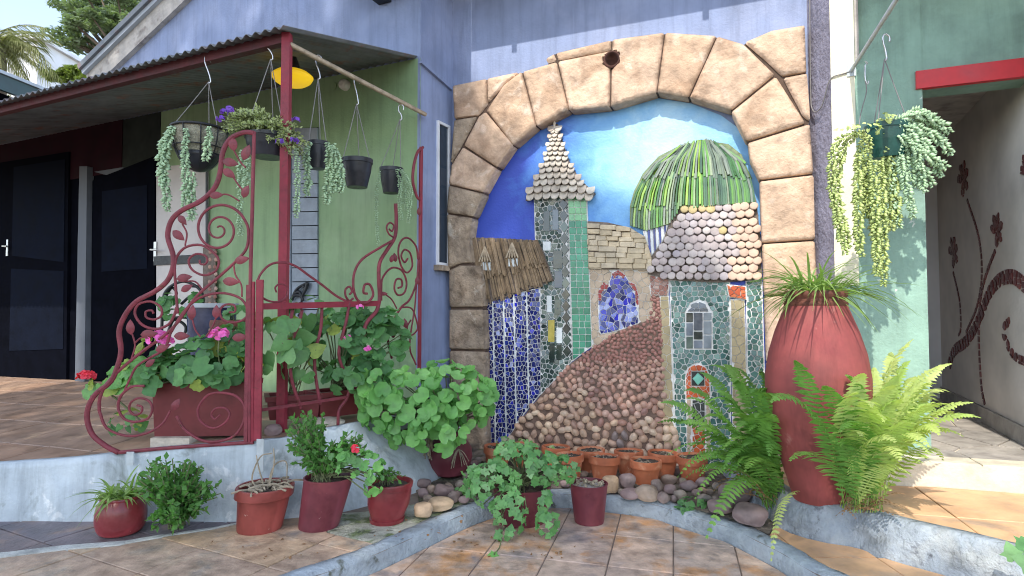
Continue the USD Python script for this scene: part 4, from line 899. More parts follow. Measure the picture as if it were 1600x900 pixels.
# pebble path
path = [(776, 712), (790, 692), (822, 648), (847, 617), (895, 567), (930, 542), (968, 517), (1018, 498), (1018, 463), (1030, 463), (1034, 520), (1037, 600), (1041, 650), (1058, 680), (1066, 735), (776, 735)]
pa = base('pebble_path', path, .022, 'path_grout'); pap = region(path)
peb, small = [], []
def dome_pebble(s, z, rx, rz, rot, h, sides=9):
    P = []; prof = [(1.0, -.2), (.93, .35), (.7, .75), (.35, .97)]
    for r_, hh in prof:
        for j in range(sides):
            a = 2 * math.pi * j / sides; P.append([r_ * rx * math.cos(a), r_ * rz * math.sin(a), hh * h])
    P.append([0, 0, h]); f = []
    for i in range(3):
        for j in range(sides): a, b_ = i * sides + j, i * sides + (j + 1) % sides; f += [[a, b_, b_ + sides], [a, b_ + sides, a + sides]]
    for j in range(sides): f.append([3 * sides + j, 3 * sides + (j + 1) % sides, 4 * sides])
    m = trimesh.Trimesh(P, f, process=False); m.vertices *= 1 + nrg.normal(0, .035, (len(P), 1)); m.apply_transform(trimesh.transformations.rotation_matrix(rot, [0, 0, 1])); m.apply_translation([s, z, .022]); return m
pts_ = []
y = 728.0
def psize(y, x): return np.interp(y, [500, 560, 600, 640, 700], [5.6, 6.6, 9.0, 11.4, 13.2])
cand = nrg.uniform([776, 464], [1068, 733], (46000, 2)); keep = []
cell = {}
for x, y in cand:
    r_ = psize(y, x) * .47; s, z = MW.sz(x, y)
    if not pap.contains(Point(s, z)): continue
    gx, gy = int(x // 16), int(y // 16); ok = True
    for i in range(gx - 1, gx + 2):
        for j in range(gy - 1, gy + 2):
            for (x2, y2, r2) in cell.get((i, j), []):
                if (x - x2) ** 2 + (y - y2) ** 2 < (r_ + r2) ** 2 * .80: ok = False
    if ok: cell.setdefault((gx, gy), []).append((x, y, r_)); keep.append((x, y, r_, s, z))
keep.sort(key=lambda k: -k[2])
for n, (x, y, r_, s, z) in enumerate(keep):
    sc = .00465 * 1.15; rr = r_ * sc; rot = rng.uniform(0, 3.14); el = rng.uniform(1.0, 1.35)
    m = dome_pebble(s, z, rr * el, rr / el * 1.05, rot, rr * rng.uniform(.75, 1.05), 9 if n < 300 else 7)
    if n < 300:
        grey = math.hypot(x - 968, (y - 680) * 1.0) < 13 + rng.uniform(-8, 8)
        obj('pebble', MW.put(m), 'grey_pebble' if grey else ('path_pebble' if y > 612 + rng.uniform(-25, 25) + (40 if 930 < x < 1040 else 0) else 'dark_pebble'), pa, True)
    else: small.append(m)
obj('small_pebbles', MW.put(cat(small)), 'small_pebble', pa, True, kind='stuff')

# ================================================================== IRON RAILING
def yr(px): return float(np.interp(px, [100, 395, 585, 655, 700], [3.20, 3.19, 3.75, 4.35, 4.6]))
def rp3(pts, off=0.0): return np.array([at(x, y, yr(x) + off) for x, y in pts])
RA = thing('iron_railing', at(395, 690, 3.19), 'ornate dark red wrought iron railing with scrolls and metal leaves along the porch edge', 'railing')
def rod(pts, r, name='scroll', m='iron_red', taper=None, k=4, off=0.0):
    P = spline(rp3(pts, off), k); return obj(name, tube(P, r, 7, taper), m, RA, True)
S_OUT = [(397, 208), (381, 207), (360, 217), (348, 238), (344, 268), (336, 292), (315, 313), (282, 330), (267, 346), (262, 370), (270, 397), (270, 418), (261, 439), (241, 456), (213, 471), (195, 493), (186, 518), (189, 546), (185, 568), (173, 596), (151, 614), (139, 633), (136, 655), (145, 680), (167, 698), (185, 707)]
rod(S_OUT, .0135, 'outer_bar')
rod([(397, 206), (394, 330), (391, 457), (390, 691)], .010, 'upright')
rod([(185, 707), (250, 701), (320, 696), (396, 691)], .010, 'bottom_bar', k=3)
rod([(396, 440), (395, 560), (395, 690)], .009, 'upright', 'iron_bright', k=3)
SCR = [
 [(155, 642), (167, 669), (198, 681), (229, 677), (254, 662), (266, 642)],
 [(266, 521), (285, 490), (307, 468), (332, 459), (356, 459), (378, 468), (388, 487), (381, 499), (363, 504), (347, 498), (344, 484), (353, 476), (366, 477), (367, 487), (358, 488)],
 [(226, 603), (204, 605), (188, 620), (185, 639), (195, 655), (213, 659), (232, 653), (238, 638), (232, 626), (218, 622), (205, 628), (202, 640), (210, 648), (220, 645), (222, 636), (214, 633)],
 [(276, 650), (288, 670), (313, 687), (338, 690), (366, 681), (381, 658), (381, 633), (369, 619), (350, 614), (330, 615), (318, 624), (309, 640), (313, 658), (332, 669), (350, 662), (359, 648), (352, 638), (338, 638), (330, 647), (336, 655), (344, 648)],
 [(278, 490), (276, 470), (274, 440), (273, 418), (277, 400), (291, 386), (315, 383), (336, 397), (342, 410), (336, 424), (318, 430), (300, 421), (295, 406), (306, 397), (320, 399), (324, 407), (320, 413), (313, 412), (312, 406)],
 [(276, 480), (272, 493), (263, 507), (244, 514), (223, 508), (211, 491), (216, 476), (235, 471), (251, 480), (252, 493), (241, 499), (229, 496), (228, 487), (237, 485), (240, 490)],
 [(266, 521), (257, 545), (236, 558), (214, 572), (203, 592), (194, 612)]]
for s_ in SCR: rod(s_, .0075, taper=.0055)
th_ = np.linspace(0, 2 * math.pi * 2.35, 44); big = [(342 + (47 - 43 * (t / th_[-1]) ** .72) * math.cos(-t) * .98, 359 + (47 - 43 * (t / th_[-1]) ** .72) * math.sin(-t)) for t in th_]
rod([(155, 642), (156, 622), (167, 599), (192, 574), (223, 549), (257, 524), (279, 502), (307, 463), (345, 430), (372, 405), (386, 386)] + big, .0085, taper=.005, k=3)
for s_ in [[(364, 232), (375, 252), (384, 262)], [(360, 270), (372, 288), (382, 300)], [(340, 305), (356, 304), (374, 314)], [(285, 350), (292, 365), (289, 384)], [(365, 413), (368, 430), (377, 445), (378, 464)], [(288, 440), (305, 440), (318, 455)], [(300, 497), (305, 515), (313, 526)], [(338, 495), (332, 510), (322, 526)], [(206, 520), (211, 540), (205, 562)], [(235, 525), (220, 528), (211, 536)]]:
    rod(s_, .0045, 'stem')
def iron_leaf(x, y, ang, L=22, name='leaf'):
    Y = yr(x); k = Y / FPX; c = at(x, y, Y - .004); V = []; n = 7
    for i in range(n + 1):
        t = i / n; w = .27 * L * k * math.sin(math.pi * t ** .8) ** .9; V += [[(t - .5) * L * k, w, .004 * math.sin(t * 3)], [(t - .5) * L * k, 0, .012 * math.sin(math.pi * t)], [(t - .5) * L * k, -w, .004 * math.sin(t * 3)]]
    F = []
    for i in range(n):
        for j in range(2): a = i * 3 + j; F += [[a, a + 3, a + 4], [a, a + 4, a + 1]]
    m = trimesh.Trimesh(V, F, process=False); b_ = m.copy(); b_.invert(); b_.apply_translation([0, 0, -.003]); m = cat([m, b_])
    M = frame([0.1, -1, .05], 0); R = trimesh.transformations.rotation_matrix(math.radians(ang), [0, 0, 1]); m.apply_transform(M @ R); m.apply_translation(c); obj(name, m, 'iron_leaf', RA, True)
for x, y, a, L in [(364, 224, 100, 25), (385, 238, 70, 27), (360, 254, -12, 26), (358, 271, -35, 24), (384, 299, 70, 22), (338, 305, 5, 22), (285, 344, -50, 20), (279, 368, -40, 24), (378, 406, 15, 24), (361, 440, -5, 26), (288, 434, 10, 24), (292, 450, 30, 20), (204, 511, 95, 24), (233, 522, 5, 26), (300, 488, 85, 24), (338, 487, 90, 22), (375, 527, 5, 24), (254, 544, 20, 22), (275, 632, 60, 22), (235, 567, 40, 18), (284, 525, 0, 24)]:
    iron_leaf(x, y, a, L)
# posts and middle panel
def post(x0, x1, y0, y1, m='iron_bright', name='post', off=0, th=.016):
    a, b_ = at((x0 + x1) / 2, y1, yr(395) + off), at((x0 + x1) / 2, y0, yr(395) + off); w = (x1 - x0) / FPX * yr(395); a[2], b_[2] = a[2], b_[2]; a[0] = b_[0] = (a[0] + b_[0]) / 2
    return obj(name, boxm([a[0] - w / 2, a[1] - th / 2, a[2]], [a[0] + w / 2, a[1] + th / 2, b_[2]]), m, RA)
post(399, 409.5, 437, 688); post(383.5, 389, 445, 690, 'iron_red', 'upright')
post(401, 412, 686, 737, 'galvanised', 'leg_bracket', -.03, .006); post(198, 209, 706, 727, 'galvanised', 'leg_bracket', -.03, .006)
obj('top_rail', bar(at(405, 479, yr(405)), at(592, 474, yr(592)), .03, .034), 'iron_bright', RA)
obj('lower_rail', bar(at(405, 641, yr(405)), at(544, 620, yr(544)), .014, .016), 'iron_red', RA)
for s_ in [[(457, 484), (452, 510), (446, 530)], [(472, 484), (467, 505), (458, 528)], [(503, 480), (501, 514), (493, 547), (492, 580), (500, 632)], [(546, 473), (540, 506), (532, 535), (530, 560), (545, 600), (542, 622), (530, 640), (528, 664)], [(450, 530), (455, 590), (470, 638)]]:
    rod(s_, .0095, 'baluster')
rod([(546, 473), (525, 462), (503, 445), (482, 430), (462, 416), (442, 410), (421, 414), (405, 432), (403, 450), (410, 465), (428, 472), (443, 468), (450, 458), (447, 447), (437, 444), (430, 449), (432, 457)], .0075, taper=.005)
# right panel
rod([(658, 230), (657, 350), (656, 460), (655, 578)], .0145, 'upright', 'iron_bright')
for s_, r_ in [([(661, 230), (653, 237), (647, 257), (645, 283), (651, 306), (656, 312)], .011), ([(618, 318), (619, 344), (617, 370), (605, 390), (593, 411), (592, 440), (593, 466), (588, 486), (573, 504), (566, 530)], .0125),
    ([(617, 372), (608, 366), (604, 355), (609, 348), (615, 352), (613, 361), (608, 358)], .006), ([(611, 377), (592, 388), (566, 405), (554, 425), (552, 448), (557, 466), (566, 473), (576, 471), (583, 460), (578, 445), (570, 445), (568, 457), (574, 459)], .008),
    ([(552, 466), (546, 470), (540, 462), (540, 452), (546, 448), (550, 455), (546, 460)], .007), ([(653, 405), (650, 385), (638, 372), (627, 376), (622, 393), (627, 416), (636, 426), (644, 416), (641, 396), (632, 390), (627, 400), (632, 410), (637, 404)], .007),
    ([(596, 470), (596, 450), (598, 434), (611, 419), (627, 422), (635, 440), (632, 457), (622, 461), (616, 451), (619, 437), (627, 437), (628, 447), (622, 450)], .007), ([(654, 405), (651, 440), (640, 468), (627, 480), (615, 500), (605, 520), (612, 560)], .008),
    ([(627, 480), (643, 482), (651, 502), (652, 515), (642, 524), (636, 512), (642, 500)], .006), ([(601, 459), (612, 468), (620, 482)], .005), ([(606, 483), (615, 490)], .005), ([(651, 440), (648, 480), (640, 540), (650, 570)], .006)]:
    rod(s_, r_)
for x, y, a, L in [(600, 459, 0, 12), (605, 484, 0, 11), (633, 505, 100, 16), (615, 522, 80, 13), (617, 402, 100, 15), (612, 404, 80, 13), (655, 330, 90, 14), (652, 438, 90, 14)]: iron_leaf(x, y, a, L)

# ================================================================== POTS
def pot(name, mouth, foot, z0, label, m='purple_pot', kind='plain', group=None, lean=0.0, soil='soil', cat_='flower pot'):
    """mouth: (px, py of the rim's middle, width); foot: (px, py of the base's front, width)"""
    k0 = gr(foot[0], foot[1], z0); cf = 1 / math.hypot(1, (foot[0] - 800) / FPX); rb_ = foot[2] / FPX * k0[1] / 2 * cf; rb_ = rb_ * (k0[1] + rb_) / k0[1]; cy = k0[1] + rb_
    cxx = (foot[0] - 800) / FPX * cy; zt = at(mouth[0], mouth[1], cy)[2]; rt_ = mouth[2] / FPX * cy / 2 * cf; h = zt - z0
    ln = ((mouth[0] - 800) / FPX * cy - cxx) / h * .7
    t = thing(name, (cxx, cy, z0), label, cat_, group)
    if kind == 'plain': pr_ = [(0, 0), (rb_ * .97, 0), (rb_, .01), (rt_ * .97, h - .012), (rt_, h - .006), (rt_, h), (rt_ * .95, h + .001), (rt_ * .92, h - .01), (rt_ * .89, h - .035), (0, h - .035)]
    if kind == 'rim': rr = rt_ * .90; pr_ = [(0, 0), (rb_ * .97, 0), (rb_, .01), (rr * .985, h * .76), (rt_ * .99, h * .77), (rt_, h * .78), (rt_, h - .006), (rt_ * .985, h), (rt_ * .90, h), (rt_ * .87, h - .01), (rt_ * .85, h - .035), (0, h - .035)]
    if kind == 'round': pr_ = [(0, 0), (rb_, 0), (rb_ * 1.02, .012)] + [(rb_ + (max(rt_, rb_) * 1.19 - rb_) * math.sin(a) ** .8 if a < 1.5 else rt_ * .93 + (max(rt_, rb_) * 1.19 - rt_ * .93) * math.sin(a), h * .90 * (1 - math.cos(a)) / 2) for a in np.linspace(.3, 2.8, 13)] + [(rt_ * .95, h * .93), (rt_, h - .006), (rt_ * .98, h), (rt_ * .88, h), (rt_ * .85, h - .03), (0, h - .03)]
    if kind == 'saucer': rs = rb_ * 1.02; pr_ = [(0, 0), (rs, 0), (rs * 1.04, h * .10), (rs * .96, h * .115), (rs * .99, h * .16), (rt_ * .93, h * .45), (rt_ * .965, h * .72), (rt_ * .95, h * .86), (rt_ * 1.0, h * .87), (rt_ * 1.01, h - .005), (rt_ * .98, h), (rt_ * .9, h), (rt_ * .87, h - .03), (0, h - .03)]
    obj('body', lathe(pr_, 40, (cxx, cy, z0), (ln, lean)), m, t, smooth=50)
    ri = rt_ * .885
    sm = trimesh.creation.icosphere(subdivisions=3); v = sm.vertices.copy(); no = meshkit.fbm(v * 3 + foot[0], 3, 2) - .5; v = v * [ri, ri, .012 + 0 * ri]; v[:, 2] += no * .03 * (v[:, 2] > -.005); v[:, 0] += ln * h; v[:, 1] += lean * h; sm.vertices = v + [cxx, cy, zt - .028]
    obj('soil', sm, soil, t, True)
    return t, np.array([cxx + ln * h, cy + lean * h, zt]), rt_
tA = pot('round_pot', (198, 774, 70), (197, 840, 52), 0, 'glossy red round pot holding a spider plant, leftmost on the terrace', 'red_glaze', 'round')
tB = pot('rimmed_pot', (423, 758, 93), (411, 838, 72), 0, 'brick red rimmed pot with dead stalks, between the leafy shrub and a leaning pot', 'brick_red_pot', 'rim')
tC = pot('leaning_pot', (524, 744, 80), (502, 833, 64), 0, 'tall plain red pot leaning sideways, with a bushy herb and a red flower', 'purple_pot', 'plain')
tD = pot('saucer_pot', (615, 752, 70), (607, 823, 52), 0, 'short round red pot with an attached saucer beside the tan river stones', 'red_glaze', 'saucer')
tE = pot('gravel_pot', (918, 754, 60), (919, 823, 46), -.08, 'small dark purple pot filled with gravel in front of the terracotta pots', 'purple_pot', 'plain', soil='grey_paving')
tF = pot('ivy_pot', (815, 757, 92), (815, 826, 78), -.08, 'dark purple pot half hidden by trailing ivy on the sunken tiles', 'purple_pot', 'plain')
def debris(parent, c, r, n, L, m, seed, thick=.004):
    rg = random.Random(seed); ms = []
    for i in range(n):
        a, q_ = rg.uniform(0, 6.28), r * math.sqrt(rg.random()); p = c + np.array([q_ * math.cos(a), q_ * math.sin(a), rg.uniform(-.016, .004)]); b_ = rg.uniform(0, 6.28); l = rg.uniform(.4, 1) * L
        ms.append(tube([p, p + [l * .5 * math.cos(b_), l * .5 * math.sin(b_), .006], p + [l * math.cos(b_), l * math.sin(b_), 0]], thick, 4))
    obj('dry_stalks', cat(ms), m, parent, kind='stuff')
debris(tB[0], tB[1], .11, 50, .09, 'dry_stem', 3, .005); debris(tE[0], tE[1], .08, 40, .02, 'dry_stem', 4, .006)
stk = [[(0, 0, -.03), (-.03, -.01, .08), (-.05, 0, .15)], [(0.01, 0, -.03), (.04, 0, .1), (.03, .02, .18)], [(-.02, 0, -.03), (-.07, .0, .03), (-.03, 0, .14), (.03, 0, .16)], [(.03, .0, -.02), (.10, -.02, .02), (.14, -.02, .0)], [(.0, .02, -.02), (.03, .03, .09), (.09, .03, .11), (.10, .02, .03)]]
for i, s_ in enumerate(stk): obj('bare_stalk', tube(spline(np.array(s_) + tB[1], 5), .005, 5, .003), 'dry_stem', tB[0])
# round purple jar under the round-leaved bush
jz = .03; jk = at(699, 757, 3.86); jc = np.array([jk[0], 3.98, jz]); jr = .150
tG = thing('round_jar', jc, 'dark purple round jar holding the big round-leaved bush', 'jar')
obj('body', lathe([(0, 0), (.09, 0), (.10, .01), (.135, .06), (.150, .115), (.145, .17), (.12, .215), (.09, .245), (.085, .26), (.1, .28), (.095, .285), (.08, .28), (.07, .25), (0, .25)], 40, jc), 'purple_pot', tG, 50)
# terracotta pots: one with its parts, then copies
TS = [(1009, 721, 48, 'terracotta pot nearest the kerb, its whole front in view above grey cobbles'), (944, 716, 47, 'terracotta pot just behind the gravel-filled purple pot'), (868, 700, 47, 'terracotta pot with a green sprig at the edge of the ivy'), (891, 711, 46, 'terracotta pot between the ivy and the gravel-filled pot'),
      (924, 703, 45, 'back row terracotta pot below the dark patch of grey pebbles'), (983, 706, 45, 'back row terracotta pot directly behind the one in full view'), (1035, 710, 46, 'terracotta pot with pale leaf litter beside the fern tips'), (1082, 715, 44, 'terracotta pot half covered by fern fronds, rightmost of the row'),
      (776, 700, 43, 'terracotta pot with pale sprigs below the blue mosaic, leftmost of the row'), (818, 697, 42, 'terracotta pot behind the ivy at the foot of the pebble slope')]
first = None; h = .155; rt_, rb_ = .098, .068
for i, (x, y, w, lab) in enumerate(TS):
    p = gr(x, y, h); p[2] = .012
    if first is None:
        first = thing('terracotta_pot', p, lab, 'flower pot', 'terracotta pots in a row below the mural')
        rr = rt_ * .90; pr_ = [(0, 0), (rb_ * .97, 0), (rb_, .008), (rr * .985, h * .70), (rt_ * .99, h * .71), (rt_, h * .73), (rt_ * 1.01, h - .006), (rt_ * .985, h), (rt_ * .90, h), (rt_ * .87, h - .01), (rt_ * .85, h - .025), (0, h - .025)]
        obj('body', lathe(pr_, 40, p), 'terracotta', first, 50)
        sm = trimesh.creation.icosphere(subdivisions=3); v = sm.vertices * [rt_ * .88, rt_ * .88, .012]; v[:, 2] += (meshkit.fbm(sm.vertices * 4, 3, 2) - .5) * .03; sm.vertices = v + p + [0, 0, h - .022]; obj('soil', sm, 'soil', first, True)
        debris(first, p + [0, 0, h - .012], .07, 26, .035, 'dry_stem', 6, .003)
    else: copy_of(first, 'terracotta_pot', p, (rng.uniform(-3, 3), rng.uniform(-3, 3), rng.uniform(0, 360)), rng.uniform(.96, 1.05), lab, 'flower pot', 'terracotta pots in a row below the mural')

# big urn
uY = 3.06; uc = at(1278, 785, uY); uc = np.array([(1274 - 800) / FPX * uY, uY, .15])
def uz(y): return at(1279, y, uY)[2] - .15
UR = thing('tall_urn', uc, 'tall dull red clay urn with a spider plant growing from its neck', 'urn')
upf = [(785, 39), (782, 41), (765, 46), (738, 55), (700, 67), (655, 78.5), (618, 84), (588, 84), (552, 78), (518, 67), (496, 57.5), (483, 52), (478, 50)]
k_ = uY / FPX * .89
obj('body', lathe([(0, 0)] + [(w * k_, max(uz(y), 0.0)) for y, w in upf] + [(.12, uz(474))], 64, uc), 'urn_red', UR, True)
obj('neck', lathe([(48 * k_, uz(480)), (51 * k_, uz(477)), (51 * k_, uz(473)), (47 * k_, uz(471)), (47 * k_, uz(466)), (50 * k_, uz(464)), (51.5 * k_, uz(459)), (50 * k_, uz(455)), (45 * k_, uz(455)), (42 * k_, uz(462)), (0, uz(462))], 48, uc), 'urn_brown', UR, 50)
urn_top = uc + [0, 0, uz(458)]

# planter boxes on the porch edge
def planter(x0, x1, ytop, ybot, Y0, Y1, depth, label, m='box_red'):
    a, b_ = at(x0, ybot, Y0), at(x1, ybot, Y1); zt = at((x0 + x1) / 2, ytop, (Y0 + Y1) / 2)[2]; zb = (a[2] + b_[2]) / 2
    d = b_ - a; d[2] = 0; L = np.linalg.norm(d); d /= L; n_ = np.array([-d[1], d[0], 0])
    t = thing('planter_box', (a + b_) / 2, label, 'planter'); V = []
    for z, o in ((zb, .02), (zb + .002, .012), (zt - .03, .0), (zt - .03, -.012), (zt, -.014), (zt, .012), (zt - .03, .014)):
        for (s_, w_) in ((o, o), (L - o, o), (L - o, depth - o), (o, depth - o)): V.append([*(a + d * s_ + n_ * w_)[:2], z])
    F = [[0, 2, 1], [0, 3, 2]]
    for i in range(6):
        for j in range(4):
            p_, q_ = i * 4 + j, i * 4 + (j + 1) % 4; F += [[p_, q_, q_ + 4], [p_, q_ + 4, p_ + 4]]
    F += [[24, 25, 26], [24, 26, 27]]
    obj('box', trimesh.Trimesh(V, F, process=False), m, t)
    mid = (a + b_) / 2 + n_ * depth / 2; mid[2] = zt; return t, mid
plA = planter(236, 386, 598, 683, 3.30, 3.34, .2, 'long dark red planter box behind the scrolls, propped on a pale brick')
plB = planter(418, 500, 618, 655, 3.50, 3.62, .18, 'dark red planter box standing just right of the thick railing post')
plC = planter(500, 575, 610, 650, 3.62, 3.85, .18, 'dark red planter box at the right end of the railing, under geraniums')
bk = at(265, 697, 3.27); t = thing('pale_brick', bk, 'pale brick propping up the long red planter box', 'brick'); obj('brick', rbox([bk[0] - .105, bk[1], bk[2] - .012], [bk[0] + .105, bk[1] + .1, bk[2] + .042], .006), 'brick_pale', t)
bk = at(506, 660, 3.66); t = thing('grey_block', bk, 'pale grey stone block under the planters right of the roof post', 'stone'); m = pebble(.13, .07, .035, 5, 2, .1); m.apply_translation(bk); obj('block', m, 'brick_pale', t, True)
bk = at(427, 672, 3.42); t = thing('dark_stone', bk, 'dark rounded stone at the foot of the roof post', 'stone'); m = pebble(.05, .04, .035, 8, 2, .1); m.apply_translation(bk); obj('stone', m, 'mauve_stone', t, True)

# pots and ironwork standing further back on the porch
bp3 = at(330, 560, 4.2); bp3[2] = floor_z(bp3)[0]; t = thing('blue_pot', bp3, 'dark blue glazed pot with a grey rim behind the scroll railing', 'flower pot')
zt = at(330, 474, 4.2)[2]; hb = zt - bp3[2]; obj('body', lathe([(0, 0), (.10, 0), (.115, .02), (.15, hb * .7), (.158, hb - .03)], 32, bp3), 'blue_glaze', t, 50); obj('rim', lathe([(.15, hb - .03), (.17, hb - .03), (.172, hb), (.15, hb), (.14, hb - .05), (0, hb - .05)], 32, bp3), 'grey_frame', t, 50)
st3 = at(280, 560, 4.5); t = thing('scroll_stand', st3, 'black wrought iron scroll stand beside the dark blue pot on the porch', 'plant stand')
for k, s_ in enumerate([[(252, 590), (254, 480), (262, 452), (285, 440), (306, 447), (316, 462), (318, 500), (318, 590)], [(256, 468), (268, 450), (276, 458), (270, 468)], [(300, 447), (312, 450), (318, 470), (310, 480)], [(283, 475), (300, 462), (318, 466)], [(254, 500), (280, 496), (318, 498)], [(262, 520), (272, 500), (290, 510), (286, 530)]]):
    obj('scroll', tube(spline([at(x, y, 4.5 + .02 * k) for x, y in s_], 6), .011, 6), 'black_iron', t, True)
cv = at(366, 520, 4.0); t = thing('patterned_pot', cv, 'low brown pot with pale curling pattern behind the pink geranium', 'flower pot')
cvz = floor_z(cv)[0] - cv[2]; obj('body', lathe([(0, cvz), (.09, cvz), (.11, cvz * .5), (.14, 0), (.15, .06), (.145, .085), (.13, .08), (0, .07)], 28, cv), 'urn_brown', t, 50)
for i in range(9):
    a = -math.pi / 2 + (i - 4) * .27; c_ = cv + np.array([.146 * math.cos(a), .146 * math.sin(a), 0.0]); tg_ = np.array([-math.sin(a), math.cos(a), 0]); th2 = np.linspace(0, 8, 16)
    obj('curl', tube([c_ + tg_ * (.018 * (1 - u_ / 10)) * math.cos(u_ + i) + Z * ((.022 * (1 - u_ / 10)) * math.sin(u_ + i) + .01 * (-1) ** i) + (c_ - cv) * .02 for u_ in th2], .0035, 4), 'pale_stick', t)
orn3 = on(468, 468, PW.m0 + PW.n * .03, PW.n); t = thing('black_ornament', orn3, 'small black openwork ornament in front of the grey planks', 'ornament')
for s_ in [[(454, 470), (460, 462), (470, 462), (474, 470)], [(456, 468), (464, 452), (474, 445), (481, 441)], [(481, 441), (478, 452), (473, 462), (471, 472)], [(462, 458), (468, 456), (471, 466)], [(470, 472), (470, 486), (466, 494)], [(474, 447), (477, 450), (474, 456)]]:
    obj('bar', tube(spline([on(x, y, PW.m0 + PW.n * .05, PW.n) for x, y in s_], 5), .016, 6, .010), 'black_iron', t, True)

# ================================================================== PLANTS
def leaf_round(r, rg, lobes=8, cup=.22, ruffle=.06):
    n = 16; V = [[0, 0, 0]]
    for q_, hz in ((.55, cup * .45), (1.0, cup)):
        for j in range(n):
            a = 2 * math.pi * j / n; rr = r * q_ * (1 + (.06 * math.cos(lobes * a) if q_ == 1 else 0)); notch = .45 if (j == 0 and q_ == 1) else (.8 if (j == 0) else 1)
            V.append([rr * math.cos(a) * notch, rr * math.sin(a) * notch, r * (hz + (ruffle * math.sin(a * 4 + rg.uniform(0, 6)) if q_ == 1 else 0))])
    F = [[0, 1 + j, 1 + (j + 1) % n] for j in range(n)]
    for j in range(n): a, b_ = 1 + j, 1 + (j + 1) % n; F += [[a, a + n, b_ + n], [a, b_ + n, b_]]
    return trimesh.Trimesh(V, F, process=False)
def leaf_outline(pts, r, fold=.18):
    P = np.array(pts, float) * r; V = np.vstack([[[0, .12 * r, 0]], np.c_[P, -fold * np.abs(P[:, 0]) + .05 * r * np.sin(P[:, 1] / r * 3)]]); n = len(P)
    return trimesh.Trimesh(V, [[0, 1 + j, 1 + (j + 1) % n] for j in range(n)], process=False)
IVY = [(0, -.45), (.35, -.62), (.62, -.50), (.55, -.18), (.98, .05), (.55, .25), (.42, .55), (0, 1.05), (-.42, .55), (-.55, .25), (-.98, .05), (-.55, -.18), (-.62, -.50), (-.35, -.62)]
HEART = [(0, -.45), (.3, -.7), (.65, -.55), (.75, -.1), (.55, .4), (.25, .8), (0, 1.1), (-.25, .8), (-.55, .4), (-.75, -.1), (-.65, -.55), (-.3, -.7)]
def px_blob(x, y, rx, ry, Y, dep): k = Y / FPX; return (at(x, y, Y), np.array([rx * k, dep, ry * k]))
def bush(parent, blobs, n, fn, mat, size, seed, up_=.5, camw=.35, shell=.62, alt=None, alt_p=0.0, stems=None, name='leaf'):
    rg = random.Random(seed); ng = np.random.default_rng(seed); w = np.array([b_[1][0] * b_[1][2] for b_ in blobs]); w = w / w.sum(); st = []
    for i in range(n):
        c, R = blobs[ng.choice(len(blobs), p=w)]
        while True:
            d = ng.normal(0, 1, 3); d /= np.linalg.norm(d)
            if d[1] < .45 and d[2] > -.75: break
        p = c + R * d * (shell + (1 - shell) * rg.random() ** .6)
        nn = d / R * R.mean() + np.array([0, -camw, up_]) + ng.normal(0, .38, 3); s_ = size * rg.uniform(.55, 1.2)
        m = fn(s_, rg); M = frame(nn, rg.uniform(0, 6.28)); m.apply_transform(M); m.apply_translation(p)
        obj(name, m, alt if alt and rg.random() < alt_p else mat, parent, True)
        if stems is not None and i % 3 == 0: st.append(tube(spline([stems + ng.normal(0, .02, 3) * [1, 1, 0], (stems + p) / 2 + [0, 0, .03], p], 3), .0035, 5))
    if st: obj('stems', cat(st), 'stem', parent, True, kind='stuff')
def petals(parent, c, r, n, mat, seed, name='flower_head', ps=.4):
    ng = np.random.default_rng(seed); ms = []
    for i in range(n):
        d = ng.normal(0, 1, 3); d[2] = abs(d[2]) * .9 - .2; d /= np.linalg.norm(d); m = leaf_round(r * ps, random.Random(i), 3, .25, .1); m.apply_transform(frame(d + ng.normal(0, .3, 3))); m.apply_translation(c + d * r * [1, 1, .7]); ms.append(m)
    obj(name, cat(ms), mat, parent, True)
gl = lambda s, rg: leaf_round(s, rg, 7, rg.uniform(-.05, .4), .15)
rl = lambda s, rg: leaf_round(s, rg, 9, rg.uniform(.15, .5), .06)
il = lambda s, rg: leaf_outline(IVY, s, .15)
hl = lambda s, rg: leaf_outline(HEART, s, .2)
# pink geranium in the long planter
t = thing('geranium', plA[1], 'green geranium with two pink flower heads filling the long planter on the left', 'geranium')
bush(t, [px_blob(320, 570, 80, 42, 3.33, .16), px_blob(280, 590, 55, 35, 3.30, .13), px_blob(365, 545, 40, 40, 3.4, .12)], 135, gl, 'geranium_leaf', .050, 21, stems=plA[1] + [0, 0, -.02], alt='yellow_leaf', alt_p=.05)
bush(t, [px_blob(395, 572, 18, 12, 3.25, .04), px_blob(245, 540, 30, 18, 3.42, .06)], 9, gl, 'yellow_leaf', .045, 22, name='yellow_leaf')
for k, (x, y, w) in enumerate([(248, 531, 17), (342, 523, 14), (262, 534, 9)]): petals(t, at(x, y, 3.24), w * 3.24 / FPX * .9, 26, 'pink_petal', 30 + k)
for k, (x, y) in enumerate([(248, 531), (342, 523)]): obj('flower_stalk', tube(spline([plA[1] + [(-.2 if k == 0 else .12), 0, -.02], at(x, y + 40, 3.27), at(x, y + 5, 3.24)], 4), .004, 5), 'stem', t, True)
